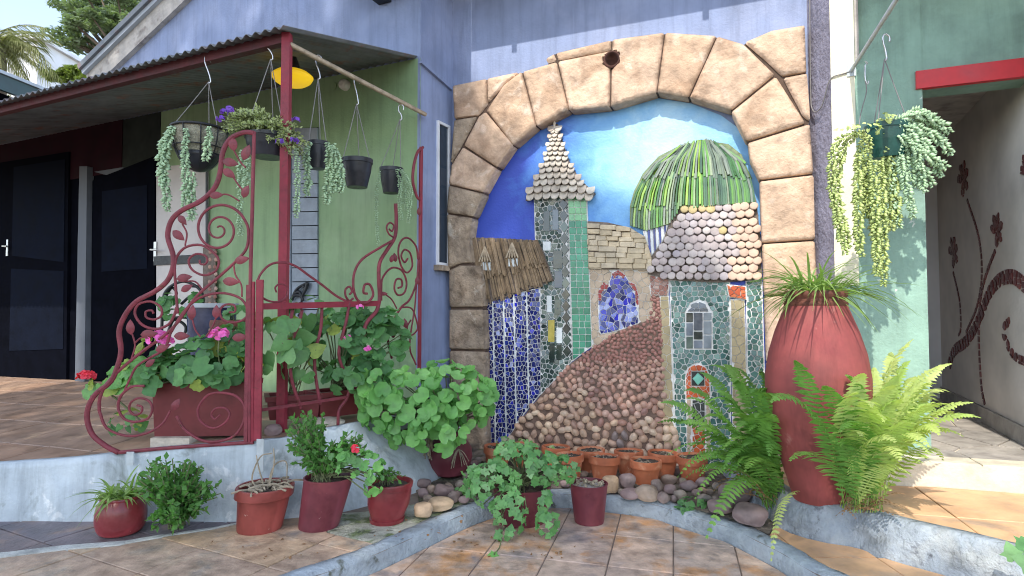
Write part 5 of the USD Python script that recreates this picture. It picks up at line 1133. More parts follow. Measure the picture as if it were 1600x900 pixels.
# red flower on a leafy shoot lying out to the left
lp0 = at(205, 640, 3.38); t = thing('trailing_geranium', lp0, 'pale green shoots with one red flower reaching left past the scrolls', 'geranium')
bush(t, [px_blob(172, 600, 34, 22, 3.4, .06), px_blob(215, 590, 30, 30, 3.42, .06)], 22, gl, 'round_leaf', .05, 24, alt='yellow_leaf', alt_p=.35)
bush(t, [px_blob(200, 660, 36, 22, 3.45, .06)], 14, hl, 'geranium_leaf', .045, 25, alt='yellow_leaf', alt_p=.25)
petals(t, at(135, 588, 3.38), .038, 16, 'red_petal', 35, ps=.5); obj('shoot', tube(spline([lp0 + [0.05, 0, -.06], at(180, 622, 3.4), at(138, 592, 3.38)], 5), .006, 5), 'stem', t, True)
# planter plants in the middle
t = thing('heart_leaf_plant', plB[1], 'climbing plant with big heart-shaped leaves between the railing post and the roof post', 'plant')
bush(t, [px_blob(432, 545, 34, 55, 3.28, .08), px_blob(475, 500, 36, 45, 3.62, .1), px_blob(468, 560, 34, 45, 3.45, .1)], 46, hl, 'heart_leaf', .068, 26, up_=.15, camw=.7, alt='yellow_leaf', alt_p=.06, stems=plB[1])
t = thing('porch_geranium', plC[1], 'dark green geranium crowding the right end of the railing', 'geranium')
bush(t, [px_blob(535, 545, 55, 55, 3.72, .14), px_blob(590, 530, 50, 50, 3.85, .14), px_blob(560, 585, 50, 32, 3.66, .12), px_blob(545, 500, 45, 25, 3.9, .1)], 165, gl, 'geranium_leaf', .048, 27, stems=plC[1], alt='yellow_leaf', alt_p=.05)
for k, (x, y) in enumerate([(562, 480), (543, 528), (575, 545)]): petals(t, at(x, y, 3.62), .02, 9, 'pink_petal', 44 + k, ps=.5)
t = thing('porch_shrub', at(345, 540, 4.3), 'green leafy plant in the patterned pot behind the scrolls', 'plant')
bush(t, [px_blob(372, 495, 26, 22, 4.05, .1), px_blob(385, 530, 22, 20, 4.0, .1)], 30, hl, 'heart_leaf', .05, 28, stems=cv)
t = thing('stand_plant', at(280, 500, 4.5), 'dull grey-green plant on the black scroll stand', 'plant')
bush(t, [px_blob(262, 475, 16, 16, 4.45, .06), px_blob(305, 468, 16, 10, 4.45, .06), px_blob(285, 490, 26, 14, 4.45, .06)], 26, gl, 'geranium_leaf', .042, 29)
# round-leaved bush in the round jar
jt = jc + [0, 0, .27]
t = thing('round_leaf_bush', jt, 'big bright green bush of round leaves spilling from the round purple jar', 'shrub')
bush(t, [px_blob(640, 635, 76, 55, 3.72, .22), px_blob(712, 625, 55, 52, 3.78, .2), px_blob(665, 665, 70, 42, 3.68, .2), px_blob(595, 610, 32, 36, 3.66, .14), px_blob(690, 590, 30, 26, 3.8, .12), px_blob(745, 620, 25, 32, 3.8, .1)], 300, rl, 'round_leaf', .046, 31, up_=.35, camw=.7, shell=.7, stems=jt)
# roots hanging from the jar
ng = np.random.default_rng(5); ms = []
for i in range(12):
    a = jc + [-.16 + .08 * ng.random(), -.13, .30]; b_ = a + [ng.normal(0, .02), -.03, -.10 - .08 * ng.random()]; ms.append(tube(spline([a, (a + b_) / 2 + ng.normal(0, .01, 3), b_], 3), .004, 5))
for i in range(8):
    a = jc + [.07, -.13, .19]; b_ = a + [ng.normal(0.02, .05), -.02, -.06 - .06 * ng.random()]; ms.append(tube(spline([a, (a + b_) / 2 + [0.0, -.01, .02], b_], 3), .003, 5))
obj('dry_stems', cat(ms), 'dry_stem', t, True, kind='stuff')
# ivy in the pot on the sunken tiles
t = thing('ivy_plant', tF[1], 'variegated green ivy tumbling over the dark pot and down to the tiles', 'ivy')
bush(t, [px_blob(820, 730, 60, 34, 3.36, .17), px_blob(770, 760, 42, 40, 3.28, .12), px_blob(795, 800, 30, 40, 3.2, .08), px_blob(868, 735, 35, 28, 3.34, .1), px_blob(805, 705, 32, 18, 3.42, .1), px_blob(735, 745, 14, 18, 3.34, .05)], 300, il, 'ivy_leaf', .031, 33, up_=.4, camw=.7, shell=.7, alt='olive_leaf', alt_p=.0, stems=tF[1])
bush(t, [px_blob(855, 820, 20, 22, 3.16, .05), px_blob(852, 790, 12, 25, 3.2, .04), px_blob(790, 835, 18, 12, 3.12, .04)], 42, il, 'ivy_leaf', .030, 34, up_=.4, camw=.7, shell=.5)
lf = gr(772, 866, -.074); m = leaf_outline(IVY, .035, .1); m.apply_transform(frame([0.1, -.3, 1], 2.0)); m.apply_translation(lf); obj('leaf', m, 'round_leaf', t, True)
obj('runner', tube(spline([tF[1] + [-.1, -.12, -.05], at(786, 810, 3.2), gr(782, 850, -.072), gr(772, 866, -.072)], 5), .003, 5), 'stem', t, True)
t = thing('ivy_sprig', gr(738, 752, .02), 'pale ivy sprig growing between the stones beside the round jar', 'ivy')
bush(t, [px_blob(744, 745, 14, 12, 3.7, .04), px_blob(722, 768, 14, 7, 3.6, .03), px_blob(752, 762, 10, 8, 3.6, .03)], 20, il, 'ivy_leaf', .034, 36, stems=gr(738, 762, .01), alt='round_leaf', alt_p=.5)
t = thing('pot_sprig', gr(790, 700, .15), 'pale sprigs sprouting from the leftmost terracotta pots', 'seedling')
bush(t, [px_blob(790, 692, 16, 12, 4.1, .05), px_blob(822, 690, 12, 8, 4.1, .04), px_blob(868, 700, 10, 5, 4.12, .03)], 26, hl, 'round_leaf', .02, 37, alt='olive_leaf', alt_p=.3)

def blade(base_, az, el, L, w, droop, rg, k=7):
    d = np.array([math.cos(az), math.sin(az), 0]); sd = np.array([-d[1], d[0], 0]); V = []
    for i in range(k):
        t_ = i / (k - 1); p = base_ + d * L * t_ * math.cos(el) + Z * (L * t_ * math.sin(el) - droop * L * t_ * t_); ww = w * (1 - t_ ** 2.2) * (.6 + .4 * min(1, t_ * 5)) + .0004
        V += [p - sd * ww + Z * ww * .5, p, p + sd * ww + Z * ww * .5]
    F = []
    for i in range(k - 1):
        for j in range(2): a = i * 3 + j; F += [[a, a + 1, a + 4], [a, a + 4, a + 3]]
    return trimesh.Trimesh(V, F, process=False)
t = thing('urn_spider_plant', urn_top, 'bushy striped spider plant arching out of the tall urn', 'spider plant')
rg = random.Random(3)
for i in range(175):
    az = rg.uniform(0, 6.28); m = blade(urn_top + [rg.uniform(-.09, .09), rg.uniform(-.08, .08), -.02], az, rg.uniform(.2, 1.15), rg.uniform(.26, .48), rg.uniform(.005, .0085), rg.uniform(.3, .9), rg); obj('blade', m, 'blade_leaf', t, True)
for x, y in ((1375, 468), (1172, 440), (1196, 462)):
    q_ = at(x, y, 2.98); obj('runner', tube(spline([urn_top, (urn_top + q_) / 2 + [0, 0, .05], q_], 5), .003, 5), 'blade_leaf', t, True)
t = thing('spider_plant', tA[1], 'spider plant with long drooping blades in the glossy round pot', 'spider plant')
for i in range(64):
    az = rg.uniform(0, 6.28); m = blade(tA[1] + [rg.uniform(-.05, .05), rg.uniform(-.05, .05), -.02], az, rg.uniform(.5, 1.2), rg.uniform(.16, .27), rg.uniform(.006, .009), rg.uniform(.3, 1.0), rg); obj('blade', m, 'blade_leaf', t, True)

def herb(parent, base_, blobs, nshoot, ls, mat, seed, per=16, lw=.32):
    ng = np.random.default_rng(seed); ms = []; st = []
    w = np.array([b_[1][0] * b_[1][2] for b_ in blobs]); w /= w.sum()
    leaf = np.array([[0, 0, 0], [.5, lw, .06], [1, 0, 0], [.5, -lw, .06], [.5, 0, -.03]]); lf_ = np.array([[0, 4, 1], [1, 4, 2], [2, 4, 3], [3, 4, 0]])
    VV, FF = [], []; o = 0
    for i in range(nshoot):
        c, R = blobs[ng.choice(len(blobs), p=w)]; d = ng.normal(0, 1, 3); d /= np.linalg.norm(d); tip = c + R * d * ng.uniform(.5, 1.0) ** .5
        P = spline([base_ + ng.normal(0, .02, 3) * [1, 1, 0], (base_ + tip) / 2 + [0, 0, .04], tip], 5); st.append(tube(P, .0028, 4))
        for j in range(per):
            t_ = .35 + .65 * j / (per - 1); p = P[min(int(t_ * (len(P) - 1)), len(P) - 1)]; dr = (P[-1] - P[len(P) // 2]); dr /= max(np.linalg.norm(dr), 1e-6)
            v = dr * .5 + ng.normal(0, .6, 3) + [0, -.1, .2]; v /= np.linalg.norm(v); n_ = np.cross(v, ng.normal(0, 1, 3)); n_ /= np.linalg.norm(n_); n_ = n_ if n_[2] > 0 else -n_; b_ = np.cross(n_, v)
            VV.append(p + (leaf[:, :1] * v + leaf[:, 1:2] * b_ + leaf[:, 2:] * n_) * ls * ng.uniform(.6, 1.2)); FF.append(lf_ + o); o += 5
    obj('foliage', trimesh.Trimesh(np.vstack(VV), np.vstack(FF), process=False), mat, parent, kind='stuff'); obj('stems', cat(st), 'stem', parent, kind='stuff')
sb3 = np.array([*gr(262, 832, 0)[:2], .0]) + [0, .08, 0]
t = thing('leafy_shrub', sb3, 'leafy green shrub growing against the plinth beside the round pot', 'shrub')
herb(t, sb3, [px_blob(238, 752, 26, 30, 2.92, .09), px_blob(265, 745, 44, 38, 2.95, .12), px_blob(285, 785, 44, 36, 2.92, .12), px_blob(262, 815, 28, 18, 2.9, .08), px_blob(322, 770, 28, 16, 2.95, .05)], 130, .038, 'herb_leaf', 51)
t = thing('bushy_herb', tC[1], 'bushy grey-green herb leaning left out of the leaning pot', 'herb')
herb(t, tC[1] + [-.04, 0, -.02], [px_blob(476, 690, 32, 38, 3.1, .1), px_blob(480, 665, 28, 22, 3.12, .08), px_blob(500, 725, 30, 20, 3.05, .07), px_blob(548, 700, 28, 24, 3.1, .08)], 105, .034, 'herb_leaf', 52)
t = thing('flowering_plant', tC[1] + [.05, 0, 0], 'sprawling plant with one crimson flower at the right of the leaning pot', 'plant')
bush(t, [px_blob(562, 728, 38, 22, 3.02, .07), px_blob(540, 712, 28, 18, 3.05, .07), px_blob(584, 752, 16, 26, 3.0, .05)], 64, gl, 'round_leaf', .024, 53, stems=tC[1], alt='heart_leaf', alt_p=.4)
petals(t, at(557, 702, 2.98), .021, 10, 'red_petal', 54, ps=.6)
t = thing('pot_seedling', tD[1], 'small green seedlings in the round pot with the saucer', 'seedling')
herb(t, tD[1] + [-.03, 0, -.02], [px_blob(608, 745, 22, 8, 3.12, .06)], 14, .03, 'herb_leaf', 55, 8)

# ferns
def frond(parent, base_, tip, arch, mat, wmax, rg, n=30):
    mid = (base_ + tip) / 2 + Z * arch; ts = np.linspace(0, 1, n); P = np.array([(1 - t_) ** 2 * base_ + 2 * t_ * (1 - t_) * mid + t_ * t_ * tip for t_ in ts]); P[:, 2] -= .09 * np.linalg.norm(tip - base_) * ts ** 4; P += Z * .09 * np.linalg.norm(tip - base_) * ts[:, None] * .5; P[:, :2] += np.sin(ts * 3)[:, None] * np.array([rg.uniform(-.03, .03), rg.uniform(-.03, .03)]); T = np.gradient(P, axis=0); T /= np.linalg.norm(T, axis=1, keepdims=True)
    roll = rg.uniform(-.5, .5); V, F = [], []
    for i in range(n):
        sd = np.cross(T[i], Z); l = np.linalg.norm(sd); sd = sd / l if l > 1e-3 else np.array([1, 0, 0]); up_ = np.cross(sd, T[i]); sd = sd * math.cos(roll) + up_ * math.sin(roll); up_ = np.cross(sd, T[i])
        w = .0016 * (1.3 - ts[i]); o = len(V); V += [P[i] - sd * w, P[i] + up_ * w, P[i] + sd * w]
        if i: F += [[o - 3, o - 2, o + 1], [o - 3, o + 1, o], [o - 2, o - 1, o + 2], [o - 2, o + 2, o + 1]]
    step = np.linalg.norm(P[-1] - P[0]) / n
    for i in range(3, n):
        tt_ = ts[i]; lw = wmax * min(1, (tt_ - .05) * 4) * (1 - max(0, (tt_ - .6) / .42) ** 1.6) + .003
        sd = np.cross(T[i], Z); l = np.linalg.norm(sd); sd = sd / l if l > 1e-3 else np.array([1, 0, 0]); up_ = np.cross(sd, T[i]); sd = sd * math.cos(roll) + up_ * math.sin(roll); up_ = np.cross(sd, T[i])
        for s_ in (-1, 1):
            dirn = sd * s_ + T[i] * .28 - up_ * rg.uniform(-.05, .35); dirn /= np.linalg.norm(dirn); o = len(V); lw2 = lw * rg.uniform(.85, 1.1); hw = step * .46
            q0 = P[i]; V += [q0 - T[i] * hw * .6, q0 + T[i] * hw * .6, q0 + dirn * lw2 * .55 + T[i] * hw, q0 + dirn * lw2 * .55 - T[i] * hw * .8, q0 + dirn * lw2 - up_ * lw2 * .12]
            F += [[o, o + 1, o + 2], [o, o + 2, o + 3], [o + 3, o + 2, o + 4]]
    obj('frond', trimesh.Trimesh(V, F, process=False), mat, parent)
fR = at(1345, 786, 2.86); fR[2] = .165
t = thing('sunlit_fern', fR, 'large sunlit yellow-green fern at the right foot of the tall urn', 'fern'); rg = random.Random(8)
tips = [(1425, 540, 3.05), (1484, 578, 2.8), (1528, 662, 2.55), (1478, 640, 2.5), (1442, 600, 2.9), (1402, 598, 2.65), (1366, 588, 2.95), (1245, 572, 2.62), (1207, 634, 2.55), (1288, 612, 2.6), (1236, 728, 2.48), (1502, 692, 2.65), (1452, 722, 2.5), (1425, 758, 2.5), (1272, 662, 2.45), (1340, 622, 2.5), (1482, 622, 3.0), (1392, 562, 3.1), (1518, 640, 2.75), (1312, 682, 2.42), (1382, 662, 2.4), (1432, 672, 2.42), (1322, 598, 2.75), (1362, 642, 2.38), (1460, 610, 2.75), (1410, 635, 2.55), (1500, 665, 2.8), (1450, 655, 2.6), (1345, 690, 2.4), (1400, 700, 2.4), (1465, 690, 2.55), (1420, 575, 2.9), (1385, 610, 3.05), (1440, 640, 3.1), (1490, 655, 3.0), (1310, 630, 2.7), (1295, 700, 2.5), (1330, 655, 2.6), (1405, 730, 2.45)]
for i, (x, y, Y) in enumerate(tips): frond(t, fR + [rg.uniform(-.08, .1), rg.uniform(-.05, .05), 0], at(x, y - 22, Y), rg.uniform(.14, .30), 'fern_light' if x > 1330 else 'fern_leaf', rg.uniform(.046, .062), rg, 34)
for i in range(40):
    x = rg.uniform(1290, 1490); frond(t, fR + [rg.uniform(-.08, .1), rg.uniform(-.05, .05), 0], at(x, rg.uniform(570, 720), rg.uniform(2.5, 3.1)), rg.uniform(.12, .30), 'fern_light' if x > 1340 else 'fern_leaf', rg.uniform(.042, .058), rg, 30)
for i in range(16): frond(t, fR + [rg.uniform(-.07, .08), rg.uniform(-.05, .02), 0], fR + [rg.uniform(-.16, .16), rg.uniform(-.12, -.02), rg.uniform(.0, .12)], .05, 'dry_frond', .008, rg, 12)
fL = at(1216, 752, 3.22); fL[2] = .06
t = thing('shaded_fern', fL, 'dark green fern at the left foot of the tall urn, hanging over the stones', 'fern'); rg = random.Random(9)
tips = [(1036, 618, 3.35), (1096, 572, 3.5), (1132, 560, 3.5), (1150, 565, 3.5), (1186, 575, 3.35), (1070, 600, 3.3), (1045, 700, 3.1), (1090, 665, 3.0), (1130, 690, 2.85), (1165, 725, 2.8), (1058, 736, 3.02), (1076, 692, 3.1), (1062, 652, 3.2), (1100, 642, 3.05), (1122, 602, 3.12), (1086, 770, 2.95), (1104, 826, 2.76), (1132, 722, 2.9), (1152, 662, 2.92), (1172, 602, 3.0), (1182, 642, 2.92), (1112, 702, 3.0), (1202, 702, 2.85), (1212, 612, 2.96), (1030, 650, 3.4), (1120, 780, 2.85), (1208, 640, 2.9), (1140, 630, 3.3), (1160, 690, 3.0), (1095, 735, 3.05), (1145, 590, 3.3), (1110, 560, 3.6)]
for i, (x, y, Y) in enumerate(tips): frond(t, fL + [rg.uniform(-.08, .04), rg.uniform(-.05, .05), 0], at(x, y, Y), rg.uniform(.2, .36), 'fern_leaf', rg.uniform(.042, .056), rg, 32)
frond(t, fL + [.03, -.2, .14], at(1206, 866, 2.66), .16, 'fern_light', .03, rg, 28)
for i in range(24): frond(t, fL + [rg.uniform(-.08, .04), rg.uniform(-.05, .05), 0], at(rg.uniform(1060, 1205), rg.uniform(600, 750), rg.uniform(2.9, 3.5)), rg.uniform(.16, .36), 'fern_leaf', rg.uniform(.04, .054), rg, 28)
for i in range(14): frond(t, fL + [rg.uniform(-.06, .04), rg.uniform(-.05, .05), 0], at(rg.uniform(1100, 1190), rg.uniform(710, 780), rg.uniform(2.9, 3.2)), rg.uniform(.02, .12), 'dry_frond', .006, rg, 14)
t = thing('creeping_weed', gr(1085, 788, .01), 'low creeping green weed between the stones on the kerb below the fern', 'weed')
bush(t, [px_blob(1085, 785, 24, 10, 3.4, .05), px_blob(1070, 795, 16, 5, 3.35, .03)], 34, hl, 'geranium_leaf', .022, 61)
t = thing('leaf_litter', gr(800, 850, -.078), 'scattered fallen leaf bits on the tiles round the ivy pot and on the mossy concrete', 'leaf litter', kind='stuff')
ng = np.random.default_rng(15); ms = []
for i in range(70):
    if i < 34: p = gr(ng.normal(815, 60), ng.uniform(828, 872), -.078)
    elif i < 56: p = gr(ng.uniform(560, 730), ng.uniform(806, 845), .004)
    else: p = gr(ng.uniform(250, 520), ng.uniform(842, 880), .003)
    m = leaf_outline(HEART, ng.uniform(.004, .011), .5); m.apply_transform(frame(ng.normal(0, .35, 3) + [0, 0, 1], ng.uniform(0, 6))); m.apply_translation(p + [0, 0, .004]); ms.append(m)
obj('leaf_bits', cat(ms), 'dry_frond', t, kind='stuff')
t = thing('corner_ivy', gr(1585, 880, .165), 'dark green pointed ivy leaves poking in at the bottom right corner', 'ivy')
for x, y, s_, r_ in ((1583, 866, .045, .2), (1600, 850, .04, 2.2), (1604, 880, .045, 1.2)):
    m = leaf_outline(IVY, s_, .15); m.apply_transform(frame([-.2, -.8, .5], r_)); m.apply_translation(gr(x, y + 12, .16) + [0, 0, .03]); obj('leaf', m, 'ivy_leaf', t, True)
obj('stem', tube(spline([gr(1585, 878, .165) + [0, 0, .02], gr(1604, 890, .165) + [0, 0, .02], gr(1640, 885, .165)], 4), .004, 5), 'stem', t, True)

# ================================================================== HANGING BASKETS
SP = np.array([[0, 0, 0], [.55, .30, .05], [.55, -.14, .27], [.55, -.14, -.24], [1, 0, 0]]); SPF = np.array([[0, 1, 2], [0, 2, 3], [0, 3, 1], [4, 2, 1], [4, 3, 2], [4, 1, 3]])
def strand(parent, pts, Y, r, mat, seed, dens=.013, name='strand'):
    ng = np.random.default_rng(seed); P = spline([at(x, y, Y + i * .006) for i, (x, y) in enumerate(pts)], 8); cum = np.r_[0, np.cumsum(np.linalg.norm(np.diff(P, axis=0), axis=1))]; L = cum[-1]; along = lambda f_: np.array([np.interp(f_ * L, cum, P[:, k_]) for k_ in range(3)]); n = int(L / dens); VV, FF = [], []; o = 0
    for i in range(n):
        f_ = i / n; p = along(f_); q_ = along(min(f_ + .03, 1)); T = q_ - p if f_ < .97 else P[-1] - P[-3]; T /= max(np.linalg.norm(T), 1e-9)
        rr = r * (.75 + .25 * min(1, f_ * 3)) * (1 - .35 * max(0, (f_ - .85) / .15)); a0 = i * 2.4
        for j in range(3):
            a = a0 + j * 2.094 + ng.normal(0, .25); u_ = np.cross(T, [0.3, .9, .1]); u_ /= np.linalg.norm(u_); w_ = np.cross(T, u_); d = u_ * math.cos(a) + w_ * math.sin(a)
            v = d * .85 + T * ng.uniform(.25, .75); v /= np.linalg.norm(v); n_ = np.cross(v, T); n_ /= np.linalg.norm(n_); b_ = np.cross(n_, v)
            VV.append(p + (SP[:, :1] * v + SP[:, 1:2] * n_ + SP[:, 2:] * b_) * rr * 1.15 * ng.uniform(.85, 1.15)); FF.append(SPF + o); o += 5
    obj(name, trimesh.Trimesh(np.vstack(VV), np.vstack(FF), process=False), mat, parent, True)
def basket(x, y0, y1, w0, w1, Y, apex, hook, label, m='black_plastic', style='pot', strings=3):
    c = at(x, y1, Y); k = Y / FPX; h = at(x, y0, Y)[2] - c[2]; r0, r1 = w0 * k / 2, w1 * k / 2
    t = thing('hanging_pot', c, label, 'hanging pot', 'hanging pots')
    if style == 'pot':
        obj('pot', lathe([(0, 0), (r1 * .97, 0), (r1, .008), (r1 + (r0 - r1) * .55, h * .5), (r1 + (r0 - r1) * .6, h * .52), (r0 * .95, h * .84), (r0, h * .85), (r0 * 1.01, h), (r0 * .95, h), (r0 * .92, h * .9), (0, h * .88)], 32, c), m, t, smooth=50)
    else:
        obj('liner', lathe([(0, .0)] + [(r0 * .97 * math.sin(a), h * (1 - math.cos(a)) ) for a in np.linspace(.25, math.pi / 2, 9)] + [(r0 * .9, h), (r0 * .88, h * .93), (0, h * .9)], 32, c), 'coir', t, True)
        obj('bottom', lathe([(0, -.004)] + [(r0 * 1.0 * math.sin(a), h * (1 - math.cos(a)) - .004) for a in np.linspace(.2, .95, 6)] + [(r0 * .6, h * .42)], 32, c), m, t, True)
        for i in range(10):
            a0 = i * 2 * math.pi / 10 + .2; obj('wire', tube([c + [r0 * 1.02 * math.sin(a) * math.cos(a0), r0 * 1.02 * math.sin(a) * math.sin(a0), h * (1 - math.cos(a))] for a in np.linspace(.3, math.pi / 2, 8)], .004, 5), 'black_iron', t, True)
        for zz_, f_ in ((h, 1.02), (h * .55, .93)): obj('ring', tube([c + [r0 * f_ * math.cos(a), r0 * f_ * math.sin(a), zz_] for a in np.linspace(0, 2 * math.pi, 29)], .008 if zz_ == h else .004, 6), 'black_iron', t, True)
    ap = at(*apex, Y); hk = at(*hook, Y)
    for i in range(strings):
        a = -2.5 + i * 2 * math.pi / strings; e_ = c + [r0 * .97 * math.cos(a), r0 * .97 * math.sin(a), h * .97]; obj('chain', tube(spline([e_, (e_ + ap) / 2 + [0, 0, -.004], ap], 4), .0028, 5), 'wire', t, True)
    d = hk - ap; L = max(np.linalg.norm(d), .05)
    obj('hook', tube(spline([ap + [0, 0, -.01], ap + [.012, 0, .0], ap + [.01, 0, .025], ap + d * .5, hk + [-.012, 0, -.03], hk + [-.016, 0, .006], hk + [0, 0, .024], hk + [.02, 0, .008], hk + [.02, 0, -.02]], 5), .0045, 6), 'steel', t, True)
    return t, c + [0, 0, h]
b1 = basket(311, 203, 268, 80, 40, 3.76, (326, 128), (324, 92), 'round wire basket lined with pale fibre, leftmost of the hanging row', style='wire', strings=3)
b2 = basket(418, 212, 246, 70, 48, 3.56, (423, 92), (421, 66), 'black hanging pot under the purple flowers beside the roof post')
b3 = basket(497, 222, 264, 32, 24, 3.73, (497, 122), (497, 92), 'narrow black hanging pot with pale trailing stems, right of the roof post')
b4 = basket(558, 249, 293, 48, 32, 4.02, (557, 162), (557, 126), 'empty black hanging pot in the middle of the rod')
b5 = basket(611, 263, 302, 37, 25, 4.36, (625, 186), (626, 168), 'small black hanging pot near the blue corner with thin straggling stems')
b6 = basket(1386, 196, 248, 62, 46, 3.22, (1382, 92), (1384, 60), 'dark green hanging pot on the metal rod before the teal wall', 'green_plastic')
def trail(base_, label, lst, Y, r, mat, seed, dens=.013, m2=None):
    t = thing('trailing_succulent', base_, label, 'succulent', 'trailing succulents in hanging pots')
    for i, s_ in enumerate(lst):
        nm = mat if m2 is None or max(p[0] for p in s_) < 1404 else m2; strand(t, s_, Y + (rng.uniform(-.05, .03)), r * rng.uniform(.92, 1.1), nm, seed + i, dens)
    return t
trail(b1[1], 'thick donkey-tail strands hanging from the round wire basket', [[(272, 197), (264, 215), (257, 255), (259, 295), (261, 331)], [(270, 200), (256, 226), (252, 250), (253, 292)], [(291, 200), (289, 240), (290, 290), (288, 328)], [(328, 197), (326, 215), (322, 252)], [(300, 268), (299, 310), (299, 345)]], 3.60, .034, 'succulent', 100)
t = trail(b2[1], 'two thin donkey-tail strands hanging under the purple flowers', [[(380, 234), (376, 270), (378, 300)], [(387, 238), (386, 262), (384, 300)], [(377, 296), (374, 330), (376, 370)], [(463, 232), (465, 280), (463, 342)]], 3.5, .026, 'succulent', 120)
trail(b3[1], 'donkey-tail strands on both sides of the narrow black pot', [[(484, 221), (478, 245), (481, 280), (479, 307)], [(512, 222), (514, 260), (511, 290), (510, 320)], [(520, 225), (530, 255), (534, 285), (531, 302)], [(518, 226), (523, 262), (519, 302)], [(524, 232), (528, 262), (524, 298)]], 3.66, .030, 'succulent', 140)
trail(b5[1], 'thin straggly succulent stems on the small pot by the blue corner', [[(620, 264), (625, 290), (624, 318), (628, 345)], [(628, 266), (632, 295), (630, 320)], [(626, 266), (641, 290), (641, 310), (638, 350)], [(595, 262), (589, 300), (588, 340), (591, 385)], [(624, 264), (636, 280), (634, 330)]], 4.3, .019, 'succulent', 160)
t = trail(b6[1], 'great sunlit mass of donkey-tail strands around the dark green pot', [
    [(1352, 206), (1308, 222), (1299, 280), (1310, 350), (1322, 398)], [(1350, 208), (1320, 228), (1307, 300), (1325, 388)], [(1355, 210), (1343, 238), (1350, 300), (1352, 342)], [(1358, 214), (1354, 290), (1365, 350), (1373, 402)], [(1388, 184), (1391, 240), (1398, 290), (1403, 352)], [(1384, 192), (1394, 300), (1406, 357)], [(1380, 250), (1386, 300), (1393, 362)],
    [(1364, 250), (1367, 330), (1370, 432)], [(1376, 250), (1381, 380), (1380, 448)], [(1340, 240), (1341, 350), (1346, 402)], [(1372, 186), (1383, 205), (1386, 240), (1384, 275)],
    [(1400, 190), (1430, 180), (1465, 190), (1486, 207)], [(1402, 194), (1450, 206), (1489, 242)], [(1404, 200), (1445, 230), (1471, 277)], [(1402, 204), (1430, 250), (1446, 302)], [(1400, 208), (1420, 260), (1433, 292)], [(1400, 196), (1440, 190), (1479, 227)], [(1402, 210), (1440, 238), (1481, 262)], [(1400, 222), (1415, 290), (1428, 342)], [(1402, 188), (1440, 174), (1471, 200)], [(1404, 198), (1425, 240), (1459, 292)], [(1402, 196), (1420, 200), (1460, 240)], [(1402, 192), (1425, 215), (1440, 270)], [(1405, 186), (1430, 178), (1450, 185)]], 3.16, .031, 'succulent_yellow', 200, .0125, 'succulent')
bush(t, [px_blob(1352, 202, 30, 10, 3.1, .05), px_blob(1320, 206, 20, 6, 3.12, .04), px_blob(1385, 186, 20, 10, 3.14, .05)], 40, hl, 'succulent_yellow', .016, 230)
t = thing('purple_flowers', b2[1], 'cloud of fine grey-green foliage with purple flowers in a hanging pot', 'flowers')
herb(t, b2[1] + [0, 0, -.02], [px_blob(385, 195, 40, 24, 3.5, .13), px_blob(430, 208, 44, 26, 3.5, .13), px_blob(462, 225, 22, 24, 3.48, .1), px_blob(395, 182, 34, 16, 3.5, .1), px_blob(360, 198, 18, 14, 3.45, .08)], 240, .025, 'olive_leaf', 71, 20, .28)
for k, (x, y) in enumerate([(350, 176), (358, 171), (462, 188), (437, 221), (460, 220), (344, 186)]): petals(t, at(x, y, 3.36), .018, 6, 'violet_petal', 80 + k, 'flower', .75)

